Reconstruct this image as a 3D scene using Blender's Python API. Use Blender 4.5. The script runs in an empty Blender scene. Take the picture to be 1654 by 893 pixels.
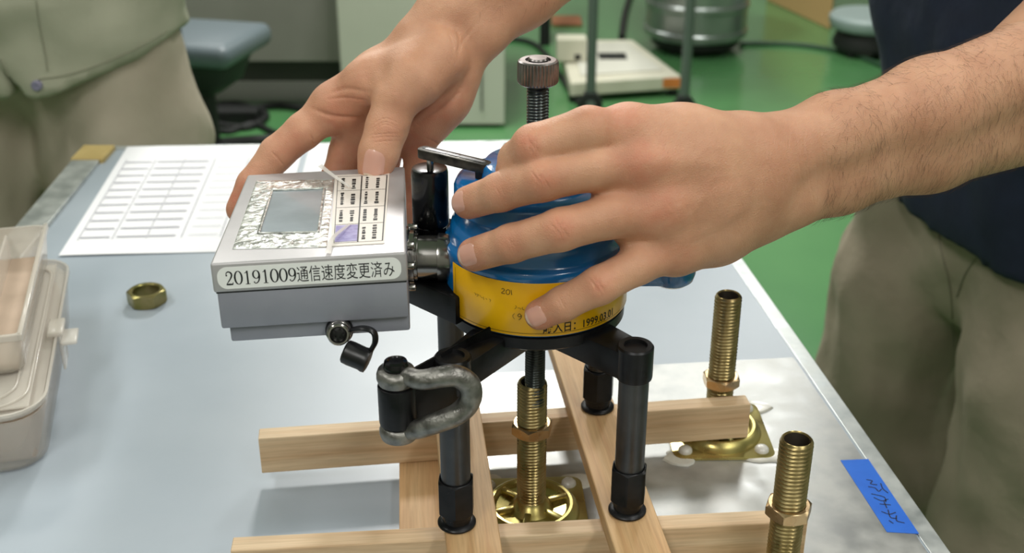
import bpy, bmesh, math, random
import numpy as np
from mathutils import Vector, Matrix, noise
from mathutils.bvhtree import BVHTree

random.seed(7)
SC = bpy.context.scene
COL = SC.collection
PI = math.pi

# ------------------------------------------------------------------ camera, world, lamps, exposure
F = 1915.0
PITCH = math.radians(25.8)
CAMH = 0.45                      # camera height above the bench top (bench top is z = 0, floor is z = -0.8)
FLOOR = -0.8
cam_d = bpy.data.cameras.new('camera')
cam = bpy.data.objects.new('camera', cam_d)
COL.objects.link(cam)
cam.location = (0, 0, CAMH)
cam.rotation_euler = (PI / 2 - PITCH, 0, 0)
cam_d.sensor_width = 36
cam_d.lens = 36 * F / 1654
cam_d.clip_start = 0.02
cam_d.dof.use_dof = True
cam_d.dof.focus_distance = 0.64
cam_d.dof.aperture_fstop = 11.0
SC.camera = cam

w = bpy.data.worlds.new('world')
SC.world = w
w.use_nodes = True
w.node_tree.nodes['Background'].inputs[0].default_value = (0.93, 0.97, 1.0, 1)
w.node_tree.nodes['Background'].inputs[1].default_value = 0.3

SC.view_settings.view_transform = 'Standard'
SC.view_settings.look = 'None'
SC.view_settings.gamma = 1
SC.view_settings.exposure = -0.22

LAMPS = [(-1.5, 0.9, .8), (0.8, 0.5, .5), (-1.4, 3.3, 0.9), (0.9, 3.3, 1.2), (-0.25, 3.5, 3.0), (-1.4, 5.6, .8), (1.4, 5.6, .8), (2.6, 1.6, .7), (-0.6, -1.1, 0.9), (1.2, -1.1, 0.9)]  # last two are unseen fill lamps, added to brighten the hands from the front
LAMP_W = 30
for i, (x, y, pw) in enumerate(LAMPS):
    ld = bpy.data.lights.new('ceiling_or_fill_lamp', 'AREA')
    ld.shape = 'RECTANGLE'
    ld.size = 0.3
    ld.size_y = 0.6 if pw > 2 else 1.3
    ld.energy = LAMP_W * pw
    ld.color = (1.0, 0.985, 0.95)
    lo = bpy.data.objects.new('ceiling_or_fill_lamp', ld)
    COL.objects.link(lo)
    lo.location = (x, y, 1.93)

# ------------------------------------------------------------------ measuring helpers
_c, _s = math.cos(PITCH), math.sin(PITCH)


def ray(px, py):
    a = (px - 827) / F
    b = (446.5 - py) / F
    return Vector((a, _c + b * _s, -_s + b * _c))


def atz(px, py, z=0.0):          # the point of height z seen at a pixel
    r = ray(px, py)
    return Vector((0, 0, CAMH)) + r * ((z - CAMH) / r.z)


def aty(px, py, y):              # the point at distance y seen at a pixel
    r = ray(px, py)
    return Vector((0, 0, CAMH)) + r * (y / r.y)


# ------------------------------------------------------------------ materials
def hexc(s):
    s = s.lstrip('#')
    v = [int(s[i:i + 2], 16) / 255 for i in (0, 2, 4)]
    return tuple((x / 12.92 if x <= 0.04045 else ((x + 0.055) / 1.055) ** 2.4) for x in v) + (1,)


MATS = {}


def mat(name, col, rough=0.5, metal=0.0, col2=None, nscale=20.0, detail=4, bump=0.0, bscale=None, stretch=None,
        rvar=0.0, spec=None, trans=0.0, alpha=1.0, coat=0.0, sss=0.0, lo=0.35, hi=0.65, bdist=0.001, emit=0.0, ior=None):
    if name in MATS:
        return MATS[name]
    m = bpy.data.materials.new(name)
    m.use_nodes = True
    nt = m.node_tree
    p = nt.nodes['Principled BSDF']
    c1 = hexc(col)
    p.inputs['Base Color'].default_value = c1
    p.inputs['Roughness'].default_value = rough
    p.inputs['Metallic'].default_value = metal
    if spec is not None:
        p.inputs['Specular IOR Level'].default_value = spec
    if ior:
        p.inputs['IOR'].default_value = ior
    p.inputs['Transmission Weight'].default_value = trans
    p.inputs['Alpha'].default_value = alpha
    p.inputs['Coat Weight'].default_value = coat
    if emit:
        p.inputs['Emission Color'].default_value = c1
        p.inputs['Emission Strength'].default_value = emit
    if sss:
        p.inputs['Subsurface Weight'].default_value = sss
        p.inputs['Subsurface Radius'].default_value = (0.006, 0.0025, 0.0012)
        p.inputs['Subsurface Scale'].default_value = 1.0
    tc = nt.nodes.new('ShaderNodeTexCoord')
    mp = nt.nodes.new('ShaderNodeMapping')
    nt.links.new(tc.outputs['Object'], mp.inputs['Vector'])
    if stretch:
        mp.inputs['Scale'].default_value = stretch
    nz = nt.nodes.new('ShaderNodeTexNoise')
    nz.inputs['Scale'].default_value = nscale
    nz.inputs['Detail'].default_value = detail
    nt.links.new(mp.outputs['Vector'], nz.inputs['Vector'])
    if col2:
        r = nt.nodes.new('ShaderNodeValToRGB')
        r.color_ramp.elements[0].position = lo
        r.color_ramp.elements[1].position = hi
        r.color_ramp.elements[0].color = c1
        r.color_ramp.elements[1].color = hexc(col2)
        nt.links.new(nz.outputs['Fac'], r.inputs['Fac'])
        nt.links.new(r.outputs['Color'], p.inputs['Base Color'])
    if rvar:
        mr = nt.nodes.new('ShaderNodeMapRange')
        mr.inputs['From Min'].default_value = 0.3
        mr.inputs['From Max'].default_value = 0.7
        mr.inputs['To Min'].default_value = max(0.02, rough - rvar)
        mr.inputs['To Max'].default_value = min(1, rough + rvar)
        nt.links.new(nz.outputs['Fac'], mr.inputs['Value'])
        nt.links.new(mr.outputs['Result'], p.inputs['Roughness'])
    if bump:
        b = nt.nodes.new('ShaderNodeBump')
        b.inputs['Strength'].default_value = bump
        b.inputs['Distance'].default_value = bdist
        n2 = nt.nodes.new('ShaderNodeTexNoise')
        n2.inputs['Scale'].default_value = bscale or nscale
        n2.inputs['Detail'].default_value = 5
        nt.links.new(mp.outputs['Vector'], n2.inputs['Vector'])
        nt.links.new(n2.outputs['Fac'], b.inputs['Height'])
        nt.links.new(b.outputs['Normal'], p.inputs['Normal'])
    MATS[name] = m
    return m


def skin_material():
    m = bpy.data.materials.new('skin')
    m.use_nodes = True
    nt = m.node_tree
    p = nt.nodes['Principled BSDF']
    p.inputs['Roughness'].default_value = 0.5
    p.inputs['Specular IOR Level'].default_value = 0.35
    p.inputs['Subsurface Weight'].default_value = 0.25
    p.inputs['Subsurface Radius'].default_value = (0.006, 0.0022, 0.001)
    p.inputs['Subsurface Scale'].default_value = 1.0
    tc = nt.nodes.new('ShaderNodeTexCoord')
    nz = nt.nodes.new('ShaderNodeTexNoise')
    nz.inputs['Scale'].default_value = 38
    nz.inputs['Detail'].default_value = 4
    nt.links.new(tc.outputs['Object'], nz.inputs['Vector'])
    rp = nt.nodes.new('ShaderNodeValToRGB')
    rp.color_ramp.elements[0].position = 0.3
    rp.color_ramp.elements[1].position = 0.7
    rp.color_ramp.elements[0].color = hexc('#c38f71')
    rp.color_ramp.elements[1].color = hexc('#dba989')
    nt.links.new(nz.outputs['Fac'], rp.inputs['Fac'])
    at = nt.nodes.new('ShaderNodeAttribute')
    at.attribute_name = 'flush'
    mx = nt.nodes.new('ShaderNodeMix')
    mx.data_type = 'RGBA'
    sc_n = nt.nodes.new('ShaderNodeTexNoise')
    sc_n.inputs['Scale'].default_value = 160
    nt.links.new(tc.outputs['Object'], sc_n.inputs['Vector'])
    ml_ = nt.nodes.new('ShaderNodeMath')
    ml_.operation = 'MULTIPLY'
    nt.links.new(at.outputs['Fac'], ml_.inputs[0])
    nt.links.new(sc_n.outputs['Fac'], ml_.inputs[1])
    m2_ = nt.nodes.new('ShaderNodeMath')
    m2_.operation = 'MULTIPLY'
    m2_.use_clamp = True
    m2_.inputs[1].default_value = 1.35
    nt.links.new(ml_.outputs[0], m2_.inputs[0])
    nt.links.new(m2_.outputs[0], mx.inputs[0])
    nt.links.new(rp.outputs['Color'], mx.inputs[6])
    mx.inputs[7].default_value = hexc('#c9735b')
    nt.links.new(mx.outputs[2], p.inputs['Base Color'])
    # fine skin relief: pores and lines
    v = nt.nodes.new('ShaderNodeTexVoronoi')
    v.feature = 'DISTANCE_TO_EDGE'
    v.inputs['Scale'].default_value = 900
    n2 = nt.nodes.new('ShaderNodeTexNoise')
    n2.inputs['Scale'].default_value = 260
    n2.inputs['Detail'].default_value = 4
    nt.links.new(tc.outputs['Object'], v.inputs['Vector'])
    nt.links.new(tc.outputs['Object'], n2.inputs['Vector'])
    ad = nt.nodes.new('ShaderNodeMath')
    ad.operation = 'ADD'
    nt.links.new(v.outputs['Distance'], ad.inputs[0])
    nt.links.new(n2.outputs['Fac'], ad.inputs[1])
    b = nt.nodes.new('ShaderNodeBump')
    b.inputs['Strength'].default_value = 0.35
    b.inputs['Distance'].default_value = 0.0009
    nt.links.new(ad.outputs[0], b.inputs['Height'])
    nt.links.new(b.outputs['Normal'], p.inputs['Normal'])
    return m


def wood_material(name, a, b_, c_):
    m = bpy.data.materials.new(name)
    m.use_nodes = True
    nt = m.node_tree
    p = nt.nodes['Principled BSDF']
    p.inputs['Roughness'].default_value = 0.55
    p.inputs['Specular IOR Level'].default_value = 0.3
    tc = nt.nodes.new('ShaderNodeTexCoord')
    oi = nt.nodes.new('ShaderNodeObjectInfo')
    mp = nt.nodes.new('ShaderNodeMapping')
    mp.inputs['Scale'].default_value = (4, 90, 70)
    nt.links.new(tc.outputs['Object'], mp.inputs['Vector'])
    cb = nt.nodes.new('ShaderNodeCombineXYZ')
    ml = nt.nodes.new('ShaderNodeMath')
    ml.operation = 'MULTIPLY'
    ml.inputs[1].default_value = 37
    nt.links.new(oi.outputs['Random'], ml.inputs[0])
    for i in range(3):
        nt.links.new(ml.outputs[0], cb.inputs[i])
    nt.links.new(cb.outputs[0], mp.inputs['Location'])
    n = nt.nodes.new('ShaderNodeTexNoise')
    n.inputs['Scale'].default_value = 1.6
    n.inputs['Detail'].default_value = 3
    n.inputs['Distortion'].default_value = 0.4
    nt.links.new(mp.outputs[0], n.inputs['Vector'])
    n2 = nt.nodes.new('ShaderNodeTexNoise')
    n2.inputs['Scale'].default_value = 9
    n2.inputs['Detail'].default_value = 5
    nt.links.new(mp.outputs[0], n2.inputs['Vector'])
    r = nt.nodes.new('ShaderNodeValToRGB')
    e = r.color_ramp.elements
    e[0].position = 0.33
    e[0].color = hexc(a)
    e[1].position = 0.68
    e[1].color = hexc(b_)
    k = e.new(0.5)
    k.color = hexc(c_)
    nt.links.new(n.outputs['Fac'], r.inputs['Fac'])
    mx = nt.nodes.new('ShaderNodeMix')
    mx.data_type = 'RGBA'
    mx.blend_type = 'MULTIPLY'
    mx.inputs[0].default_value = 0.35
    r2 = nt.nodes.new('ShaderNodeValToRGB')
    r2.color_ramp.elements[0].position = 0.3
    r2.color_ramp.elements[1].position = 0.6
    r2.color_ramp.elements[0].color = (0.55, 0.5, 0.45, 1)
    r2.color_ramp.elements[1].color = (1, 1, 1, 1)
    nt.links.new(n2.outputs['Fac'], r2.inputs['Fac'])
    nt.links.new(r.outputs['Color'], mx.inputs[6])
    nt.links.new(r2.outputs['Color'], mx.inputs[7])
    nt.links.new(mx.outputs[2], p.inputs['Base Color'])
    bp = nt.nodes.new('ShaderNodeBump')
    bp.inputs['Strength'].default_value = 0.25
    bp.inputs['Distance'].default_value = 0.0004
    nt.links.new(n2.outputs['Fac'], bp.inputs['Height'])
    nt.links.new(bp.outputs['Normal'], p.inputs['Normal'])
    return m


def plastic_material(name, col, mixfac, rough=0.2):
    """milky see-through polypropylene: part transparent, part glossy diffuse"""
    m = bpy.data.materials.new(name)
    m.use_nodes = True
    nt = m.node_tree
    p = nt.nodes['Principled BSDF']
    p.inputs['Base Color'].default_value = hexc(col)
    p.inputs['Roughness'].default_value = rough
    p.inputs['Alpha'].default_value = mixfac
    p.inputs['Coat Weight'].default_value = 0.3
    return m


SKIN = skin_material()
M_WOOD = wood_material('pine_wood', '#d0ad86', '#e2c8a4', '#d8ba94')
M_WOOD2 = wood_material('cedar_wood', '#c99e70', '#dbb788', '#d0a97a')
M_NAIL = mat('nail', '#dba693', 0.28, spec=0.5, sss=0.1, coat=0.3)
M_NAILTIP = mat('nail_tip', '#e6cdb8', 0.3)
M_GREEN = mat('green_floor_paint', '#457448', 0.22, col2='#50804f', nscale=1.6, bump=0.15, bscale=6, coat=0.2)
M_WALL = mat('wall_paint', '#b5b3aa', 0.8, col2='#afada4', nscale=3)
M_CEIL = mat('ceiling_board', '#cfcfca', 0.9, col2='#c6c6c2', nscale=30)
M_MAT = mat('blue_grey_bench_sheet', '#9faab4', 0.38, col2='#acb6bf', nscale=5, detail=6, rvar=0.06, bump=0.06, bscale=14)
M_STEEL = mat('galvanised_steel', '#a3a5a4', 0.42, 0.6, col2='#bcbdba', nscale=45, detail=6, rvar=0.1, bump=0.06, bscale=60)
M_ALU = mat('bench_edge_aluminium', '#aab0b0', 0.42, 0.5, col2='#c6cac8', nscale=60, rvar=0.1)
M_BLUE = mat('blue_enamel', '#0868a8', 0.22, col2='#0a70b4', nscale=12, coat=0.7)
M_YEL = mat('yellow_label', '#f0b80a', 0.35, col2='#e8ac06', nscale=25, coat=0.2)
M_BLK = mat('black_oxide_steel', '#1b1b1c', 0.38, 0.6, col2='#2b2b2d', nscale=60, rvar=0.12, bump=0.05, bscale=300)
M_WORN = mat('worn_black_steel', '#2c2a27', 0.35, 0.7, col2='#57524a', nscale=120, rvar=0.1)
M_BLKP = mat('black_plastic', '#0d0d0f', 0.35)
M_BLKGLOSS = mat('black_anodised', '#08080a', 0.22, 0.2, coat=0.3)
M_GUN = mat('gunmetal_tube', '#47484a', 0.38, 0.85, col2='#5a5b5c', nscale=40, rvar=0.12, bump=0.06, bscale=200)
M_GALV = mat('cast_shackle_steel', '#6b6965', 0.4, 0.85, col2='#9a9892', nscale=140, detail=6, rvar=0.15, bump=0.6, bscale=260)
M_CHROME = mat('turned_steel', '#a9a6a2', 0.2, 0.95, col2='#8f8c88', nscale=30)
M_KNURL = mat('knurled_steel', '#66605e', 0.3, 0.9, col2='#989290', nscale=90)
M_SCREW = mat('dark_screw_steel', '#4b504e', 0.3, 0.85)
M_BRASS = mat('yellow_zinc_plating', '#978557', 0.32, 0.9, col2='#b09e70', nscale=70, rvar=0.12, bump=0.06, bscale=200)
M_BORESHADE = mat('bore_shade', '#2a2115', 0.6, 0.3)  # shade of the deep stud hole, put into the colour of its walls
M_NUTZ = mat('pinkish_zinc_nut', '#b89a70', 0.28, 0.9, col2='#c9b089', nscale=90, rvar=0.1)
M_GOLD = mat('gold_chromate_plate', '#a5935a', 0.3, 0.85, col2='#b9ae6c', nscale=35, rvar=0.12)
M_OLIVE = mat('green_gold_nut', '#7d7a45', 0.3, 0.85, col2='#9a8c60', nscale=80)
M_ZINC = mat('white_rivet', '#d8d6cf', 0.35, 0.1)
M_GLUE = mat('set_glue', '#c9c7be', 0.25, col2='#dedcd2', nscale=60, coat=0.5)
M_GREY = mat('grey_case_paint', '#8d8f9a', 0.42, 0.15, col2='#9496a0', nscale=40, bump=0.05, bscale=500)
M_GREYTOP = mat('brushed_case_lid', '#aeabac', 0.38, 0.25, col2='#b8b5b6', nscale=30, bump=0.04, bscale=300)
M_STICK = mat('white_sticker', '#f2f3f0', 0.5)
M_INK = mat('black_ink', '#141416', 0.6)
M_INKF = mat('faded_ink', '#6b5413', 0.6)
M_LCD = mat('lcd_glass', '#5f6e74', 0.3, col2='#73828a', nscale=40, coat=0.6)
M_FILM = mat('crinkled_clear_film', '#8f928e', 0.14, 0.5, col2='#eceee9', nscale=170, bump=0.9, bscale=240, coat=0.8, bdist=0.002)
M_CLEAR = plastic_material('clear_film_strip', '#e8e2dc', 0.5, 0.15)
M_KEY = mat('key_sheet', '#e4ddd4', 0.35, coat=0.3)
M_KEYP = mat('purple_key', '#7a72b0', 0.3, col2='#a59fce', nscale=200, coat=0.3)
M_PAPER = mat('paper', '#f1f1f4', 0.9)
M_PLINE = mat('paper_print', '#a3a3ac', 0.9)
M_TAPE = mat('blue_masking_tape', '#1762cc', 0.6, col2='#1d6ad4', nscale=60)
M_CARD = mat('brown_tape', '#b39c62', 0.6, col2='#c0aa70', nscale=40)
M_TROUSER = mat('khaki_cloth', '#918573', 0.9, col2='#9d917e', nscale=9, bump=0.35, bscale=22, bdist=0.01)
M_TROUSER2 = mat('stone_cloth', '#aa9f8d', 0.9, col2='#b4aa98', nscale=9, bump=0.3, bscale=18, bdist=0.01)
M_SAGE = mat('sage_cloth', '#9c9d88', 0.9, col2='#a7a893', nscale=8, bump=0.3, bscale=18, bdist=0.01)
M_NAVY = mat('navy_knit', '#161d33', 0.85, col2='#1b233b', nscale=30, bump=0.3, bscale=40, bdist=0.006)
M_CABG = mat('grey_cabinet_paint', '#7b7871', 0.6, col2='#8b8981', nscale=2)
M_CABW = mat('white_cabinet_paint', '#c2c1b4', 0.55, col2='#cac9bd', nscale=2)
M_DARK = mat('dark_base_paint', '#22241c', 0.6)
M_CREAM = mat('cream_scale_paint', '#c7c4b0', 0.5, col2='#cfccba', nscale=6)
M_POST = mat('grey_post_steel', '#66706b', 0.4, 0.5)
M_DRUM = mat('drum_steel', '#a5aaa8', 0.3, 0.8, col2='#8f9594', nscale=5)
M_SEAT = mat('blue_grey_vinyl', '#566166', 0.4)
M_BACK = mat('brown_grey_backrest', '#5a5142', 0.7)
M_SEAT2 = mat('pale_blue_grey_vinyl', '#8d9c9a', 0.4)
M_CBOARD = mat('tan_cardboard', '#b59563', 0.8)
M_ORANGE = mat('orange_label', '#cf7a38', 0.7)
M_BROWN = mat('brown_card', '#8a5a3c', 0.8)
M_RUB = mat('black_rubber', '#101211', 0.6)
M_CABLE = mat('dark_green_cable', '#27452f', 0.5)
M_CASE = plastic_material('milky_case_plastic', '#dcd6cd', 0.36)
M_CASE2 = plastic_material('milky_tray_plastic', '#e4ddd2', 0.5)
M_BEIGE = mat('beige_contents', '#b5a08c', 0.8, col2='#c4ae9a', nscale=30)
M_HAIR = mat('dark_arm_hair', '#4a3323', 0.6)
M_BUTTON = mat('purple_grey_button', '#85829a', 0.4)
M_STITCH = mat('sage_stitching', '#8f907c', 0.9)
M_STITCH2 = mat('khaki_stitching', '#857e6c', 0.9)
M_LAMP = mat('lamp_diffuser', '#ffffff', 0.6, emit=2.0)


# ------------------------------------------------------------------ mesh builder
class MB:
    def __init__(self):
        self.v = []
        self.f = []
        self.m = []
        self.mi = 0

    def add(self, vs, fs, M=None):
        n = len(self.v)
        if M is not None:
            vs = [M @ Vector(p) for p in vs]
        self.v += [tuple(p) for p in vs]
        self.f += [tuple(i + n for i in f) for f in fs]
        self.m += [self.mi] * len(fs)
        return self

    def box(self, x0, x1, y0, y1, z0, z1, bev=0.0, M=None, seg=2):
        bm = bmesh.new()
        bmesh.ops.create_cube(bm, size=1)
        for v in bm.verts:
            v.co = Vector(((x0 + x1) / 2 + v.co.x * (x1 - x0), (y0 + y1) / 2 + v.co.y * (y1 - y0), (z0 + z1) / 2 + v.co.z * (z1 - z0)))
        if bev:
            bmesh.ops.bevel(bm, geom=bm.edges[:], offset=bev, segments=seg, affect='EDGES', profile=0.5)
        self._bm(bm, M)
        return self

    def _bm(self, bm, M=None):
        bm.verts.index_update()
        self.add([v.co.copy() for v in bm.verts], [[v.index for v in f.verts] for f in bm.faces], M)
        bm.free()

    def prism(self, poly, z0, z1, M=None, bev=0.0):
        bm = bmesh.new()
        vs = [bm.verts.new((p[0], p[1], z0)) for p in poly]
        f = bm.faces.new(vs)
        r = bmesh.ops.extrude_face_region(bm, geom=[f])
        for g in r['geom']:
            if isinstance(g, bmesh.types.BMVert):
                g.co.z = z1
        bmesh.ops.recalc_face_normals(bm, faces=bm.faces[:])
        if bev:
            bmesh.ops.bevel(bm, geom=[e for e in bm.edges], offset=bev, segments=2, affect='EDGES', profile=0.5)
        self._bm(bm, M)
        return self

    def lathe(self, prof, n=32, M=None, close=True):
        vs, fs = [], []
        for (r, z) in prof:
            for i in range(n):
                a = 2 * PI * i / n
                vs.append((r * math.cos(a), r * math.sin(a), z))
        for j in range(len(prof) - 1):
            for i in range(n):
                k = (i + 1) % n
                fs.append((j * n + i, j * n + k, (j + 1) * n + k, (j + 1) * n + i))
        if close:
            fs.append(tuple(range(n))[::-1])
            fs.append(tuple((len(prof) - 1) * n + i for i in range(n)))
        return self.add(vs, fs, M)

    def tube(self, pts, rad, n=12, M=None, flat=None):
        pts = [Vector(p) for p in pts]
        rr = rad if isinstance(rad, (list, tuple)) else [rad] * len(pts)
        vs, fs = [], []
        up = Vector((0, 0, 1))
        t0 = (pts[1] - pts[0]).normalized()
        if abs(t0.dot(up)) > 0.95:
            up = Vector((1, 0, 0))
        nrm = (up - t0 * up.dot(t0)).normalized()
        for j, p in enumerate(pts):
            t = (pts[min(j + 1, len(pts) - 1)] - pts[max(j - 1, 0)]).normalized()
            nrm = (nrm - t * nrm.dot(t)).normalized()
            b = t.cross(nrm)
            for i in range(n):
                a = 2 * PI * i / n
                k = 1.0 if flat is None else flat
                vs.append(p + nrm * math.cos(a) * rr[j] + b * math.sin(a) * rr[j] * k)
        for j in range(len(pts) - 1):
            for i in range(n):
                k = (i + 1) % n
                fs.append((j * n + i, j * n + k, (j + 1) * n + k, (j + 1) * n + i))
        fs.append(tuple(range(n))[::-1])
        fs.append(tuple((len(pts) - 1) * n + i for i in range(n)))
        return self.add(vs, fs, M)

    def thread(self, r, depth, pitch, z0, z1, bore=0.0, n=28, M=None, cham=0.0):
        """a real helical thread, open or closed at the top, with an optional bore"""
        rows = max(4, int((z1 - z0) / pitch * 6))
        vs, fs = [], []
        for j in range(rows + 1):
            z = z0 + (z1 - z0) * j / rows
            for i in range(n):
                a = 2 * PI * i / n
                ph = (z / pitch - i / n) % 1.0
                tri = abs(ph * 2 - 1)
                rr = r - depth * (1 - tri) ** 0.8
                if cham:
                    rr = min(rr, r - max(0, cham - (z1 - z)) * 0.8)
                vs.append((rr * math.cos(a), rr * math.sin(a), z))
        for j in range(rows):
            for i in range(n):
                k = (i + 1) % n
                fs.append((j * n + i, j * n + k, (j + 1) * n + k, (j + 1) * n + i))
        base = rows * n
        if bore:
            o = len(vs)
            for (rr, z) in ((bore + (r - depth - bore) * 0.55, z1 + 0.0004), (bore, z1 - 0.0004), (bore * 0.98, z1 - 0.09)):
                for i in range(n):
                    a = 2 * PI * i / n
                    vs.append((rr * math.cos(a), rr * math.sin(a), z))
            for i in range(n):
                k = (i + 1) % n
                fs.append((base + i, base + k, o + k, o + i))
                fs.append((o + i, o + k, o + n + k, o + n + i))
            inner = [(o + n + i, o + n + (i + 1) % n, o + 2 * n + (i + 1) % n, o + 2 * n + i) for i in range(n)]
            inner.append(tuple(o + 2 * n + i for i in range(n)))
            fs.append(tuple(range(n))[::-1])
            n0_ = len(self.m)
            self.add(vs, fs + inner, M)
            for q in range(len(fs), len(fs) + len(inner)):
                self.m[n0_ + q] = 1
            return self
        else:
            fs.append(tuple(base + i for i in range(n)))
        fs.append(tuple(range(n))[::-1])
        return self.add(vs, fs, M)

    def nut(self, af, h, hole, M=None, rot=0.0):
        """hexagon nut with chamfered corners and an open bore"""
        R = af / math.sqrt(3)
        n = 48
        rin = af / 2

        def hexr(a):
            a = (a - rot) % (PI / 3) - PI / 6
            return rin / math.cos(a)
        rows = [(0, 0), (0.0, 1), (1, 2), (2, 2), (2, 1)]
        ch = R - rin
        vs, fs = [], []
        prof = [(hole, 0), (rin * 0.97, 0), ('c', ch * 0.62), ('c', h - ch * 0.62), (rin * 0.97, h), (hole + 0.0008, h), (hole, h - 0.0008)]
        for (r, z) in prof:
            for i in range(n):
                a = 2 * PI * i / n
                if r == 'c':
                    hr = hexr(a)
                    zz = z
                    t = (hr - rin) / ch
                    if z < h / 2:
                        zz = 0.0003 + t * ch * 0.6
                    else:
                        zz = h - 0.0003 - t * ch * 0.6
                    vs.append((hr * math.cos(a), hr * math.sin(a), zz))
                else:
                    vs.append((r * math.cos(a), r * math.sin(a), z))
        m = len(prof)
        for j in range(m):
            j2 = (j + 1) % m
            for i in range(n):
                k = (i + 1) % n
                fs.append((j * n + i, j * n + k, j2 * n + k, j2 * n + i))
        return self.add(vs, fs, M)

    def sphere(self, c, r, n=14, M=None, sc=(1, 1, 1)):
        bm = bmesh.new()
        bmesh.ops.create_uvsphere(bm, u_segments=n, v_segments=max(6, n // 2), radius=r)
        for v in bm.verts:
            v.co = Vector((c[0] + v.co.x * sc[0], c[1] + v.co.y * sc[1], c[2] + v.co.z * sc[2]))
        self._bm(bm, M)
        return self

    def ribbon(self, pts, wd, z=0.0, M=None):
        """flat pen stroke of varying width in the xy plane"""
        P = [Vector((p[0], p[1])) for p in pts]
        W = wd if isinstance(wd, (list, tuple)) else [wd] * len(P)
        vs, fs = [], []
        for j, p in enumerate(P):
            t = (P[min(j + 1, len(P) - 1)] - P[max(j - 1, 0)])
            t = t.normalized() if t.length > 0 else Vector((1, 0))
            nn = Vector((-t.y, t.x)) * W[j] / 2
            vs += [(p.x + nn.x, p.y + nn.y, z), (p.x - nn.x, p.y - nn.y, z)]
        for j in range(len(P) - 1):
            fs.append((2 * j, 2 * j + 1, 2 * j + 3, 2 * j + 2))
        return self.add(vs, fs, M)


def obj(name, mb, m, parent=None, origin=None, smooth=True, angle=40):
    """link one mesh; geometry is in world (or in the thing's own) coordinates, moved so that it sits on origin"""
    me = bpy.data.meshes.new(name)
    o = bpy.data.objects.new(name, me)
    org = Vector(origin) if origin is not None else Vector((0, 0, 0))
    vs = np.array(mb.v, dtype=float) if not isinstance(mb, tuple) else np.array(mb[0], dtype=float)
    fs = mb.f if not isinstance(mb, tuple) else mb[1]
    vs = vs - np.array(org)
    me.from_pydata([tuple(x) for x in vs], [], [tuple(f) for f in fs])
    ms = m if isinstance(m, (list, tuple)) else [m]
    for x in ms:
        me.materials.append(x)
    if not isinstance(mb, tuple) and len(ms) > 1:
        me.polygons.foreach_set('material_index', mb.m)
    me.validate()
    bm = bmesh.new()
    bm.from_mesh(me)
    bmesh.ops.recalc_face_normals(bm, faces=bm.faces[:])
    bm.to_mesh(me)
    bm.free()
    if smooth:
        me.polygons.foreach_set('use_smooth', [True] * len(me.polygons))
        me.set_sharp_from_angle(angle=math.radians(angle))
    COL.objects.link(o)
    if parent is not None:
        o.parent = parent
    else:
        o.location = org
    return o


def tag(o, label=None, cat=None, group=None, kind=None):
    if label:
        o['label'] = label
    if cat:
        o['category'] = cat
    if group:
        o['group'] = group
    if kind:
        o['kind'] = kind
    return o


def thing(name, label, cat, loc, group=None, rz=0.0):
    o = bpy.data.objects.new(name, None)
    o.empty_display_size = 0.02
    COL.objects.link(o)
    o.location = loc
    o.rotation_euler = (0, 0, rz)
    return tag(o, label, cat, group)


def copy_tree(o, parent=None):
    c = o.copy()
    COL.objects.link(c)
    c.parent = parent
    for ch in list(o.children):
        copy_tree(ch, c)
    return c


def text_geo(s, size=1.0, offset=0.0):
    cu = bpy.data.curves.new('t', 'FONT')
    cu.body = s
    cu.size = size
    cu.offset = offset
    cu.resolution_u = 3
    ob = bpy.data.objects.new('t', cu)
    COL.objects.link(ob)
    bpy.context.view_layer.update()
    me = bpy.data.meshes.new_from_object(ob.evaluated_get(bpy.context.evaluated_depsgraph_get()))
    vs = [tuple(v.co) for v in me.vertices]
    fs = [tuple(p.vertices) for p in me.polygons]
    bpy.data.objects.remove(ob)
    bpy.data.curves.remove(cu)
    bpy.data.meshes.remove(me)
    return vs, fs


def catmull(P, n=8):
    P = [np.array(p, float) for p in P]
    Q = [2 * P[0] - P[1]] + P + [2 * P[-1] - P[-2]]
    out = []
    for i in range(1, len(Q) - 2):
        for j in range(n):
            t = j / n
            a, b, c, d = Q[i - 1], Q[i], Q[i + 1], Q[i + 2]
            out.append(0.5 * (2 * b + (c - a) * t + (2 * a - 5 * b + 4 * c - d) * t * t + (3 * b - a - 3 * c + d) * t ** 3))
    out.append(P[-1])
    return out


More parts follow.
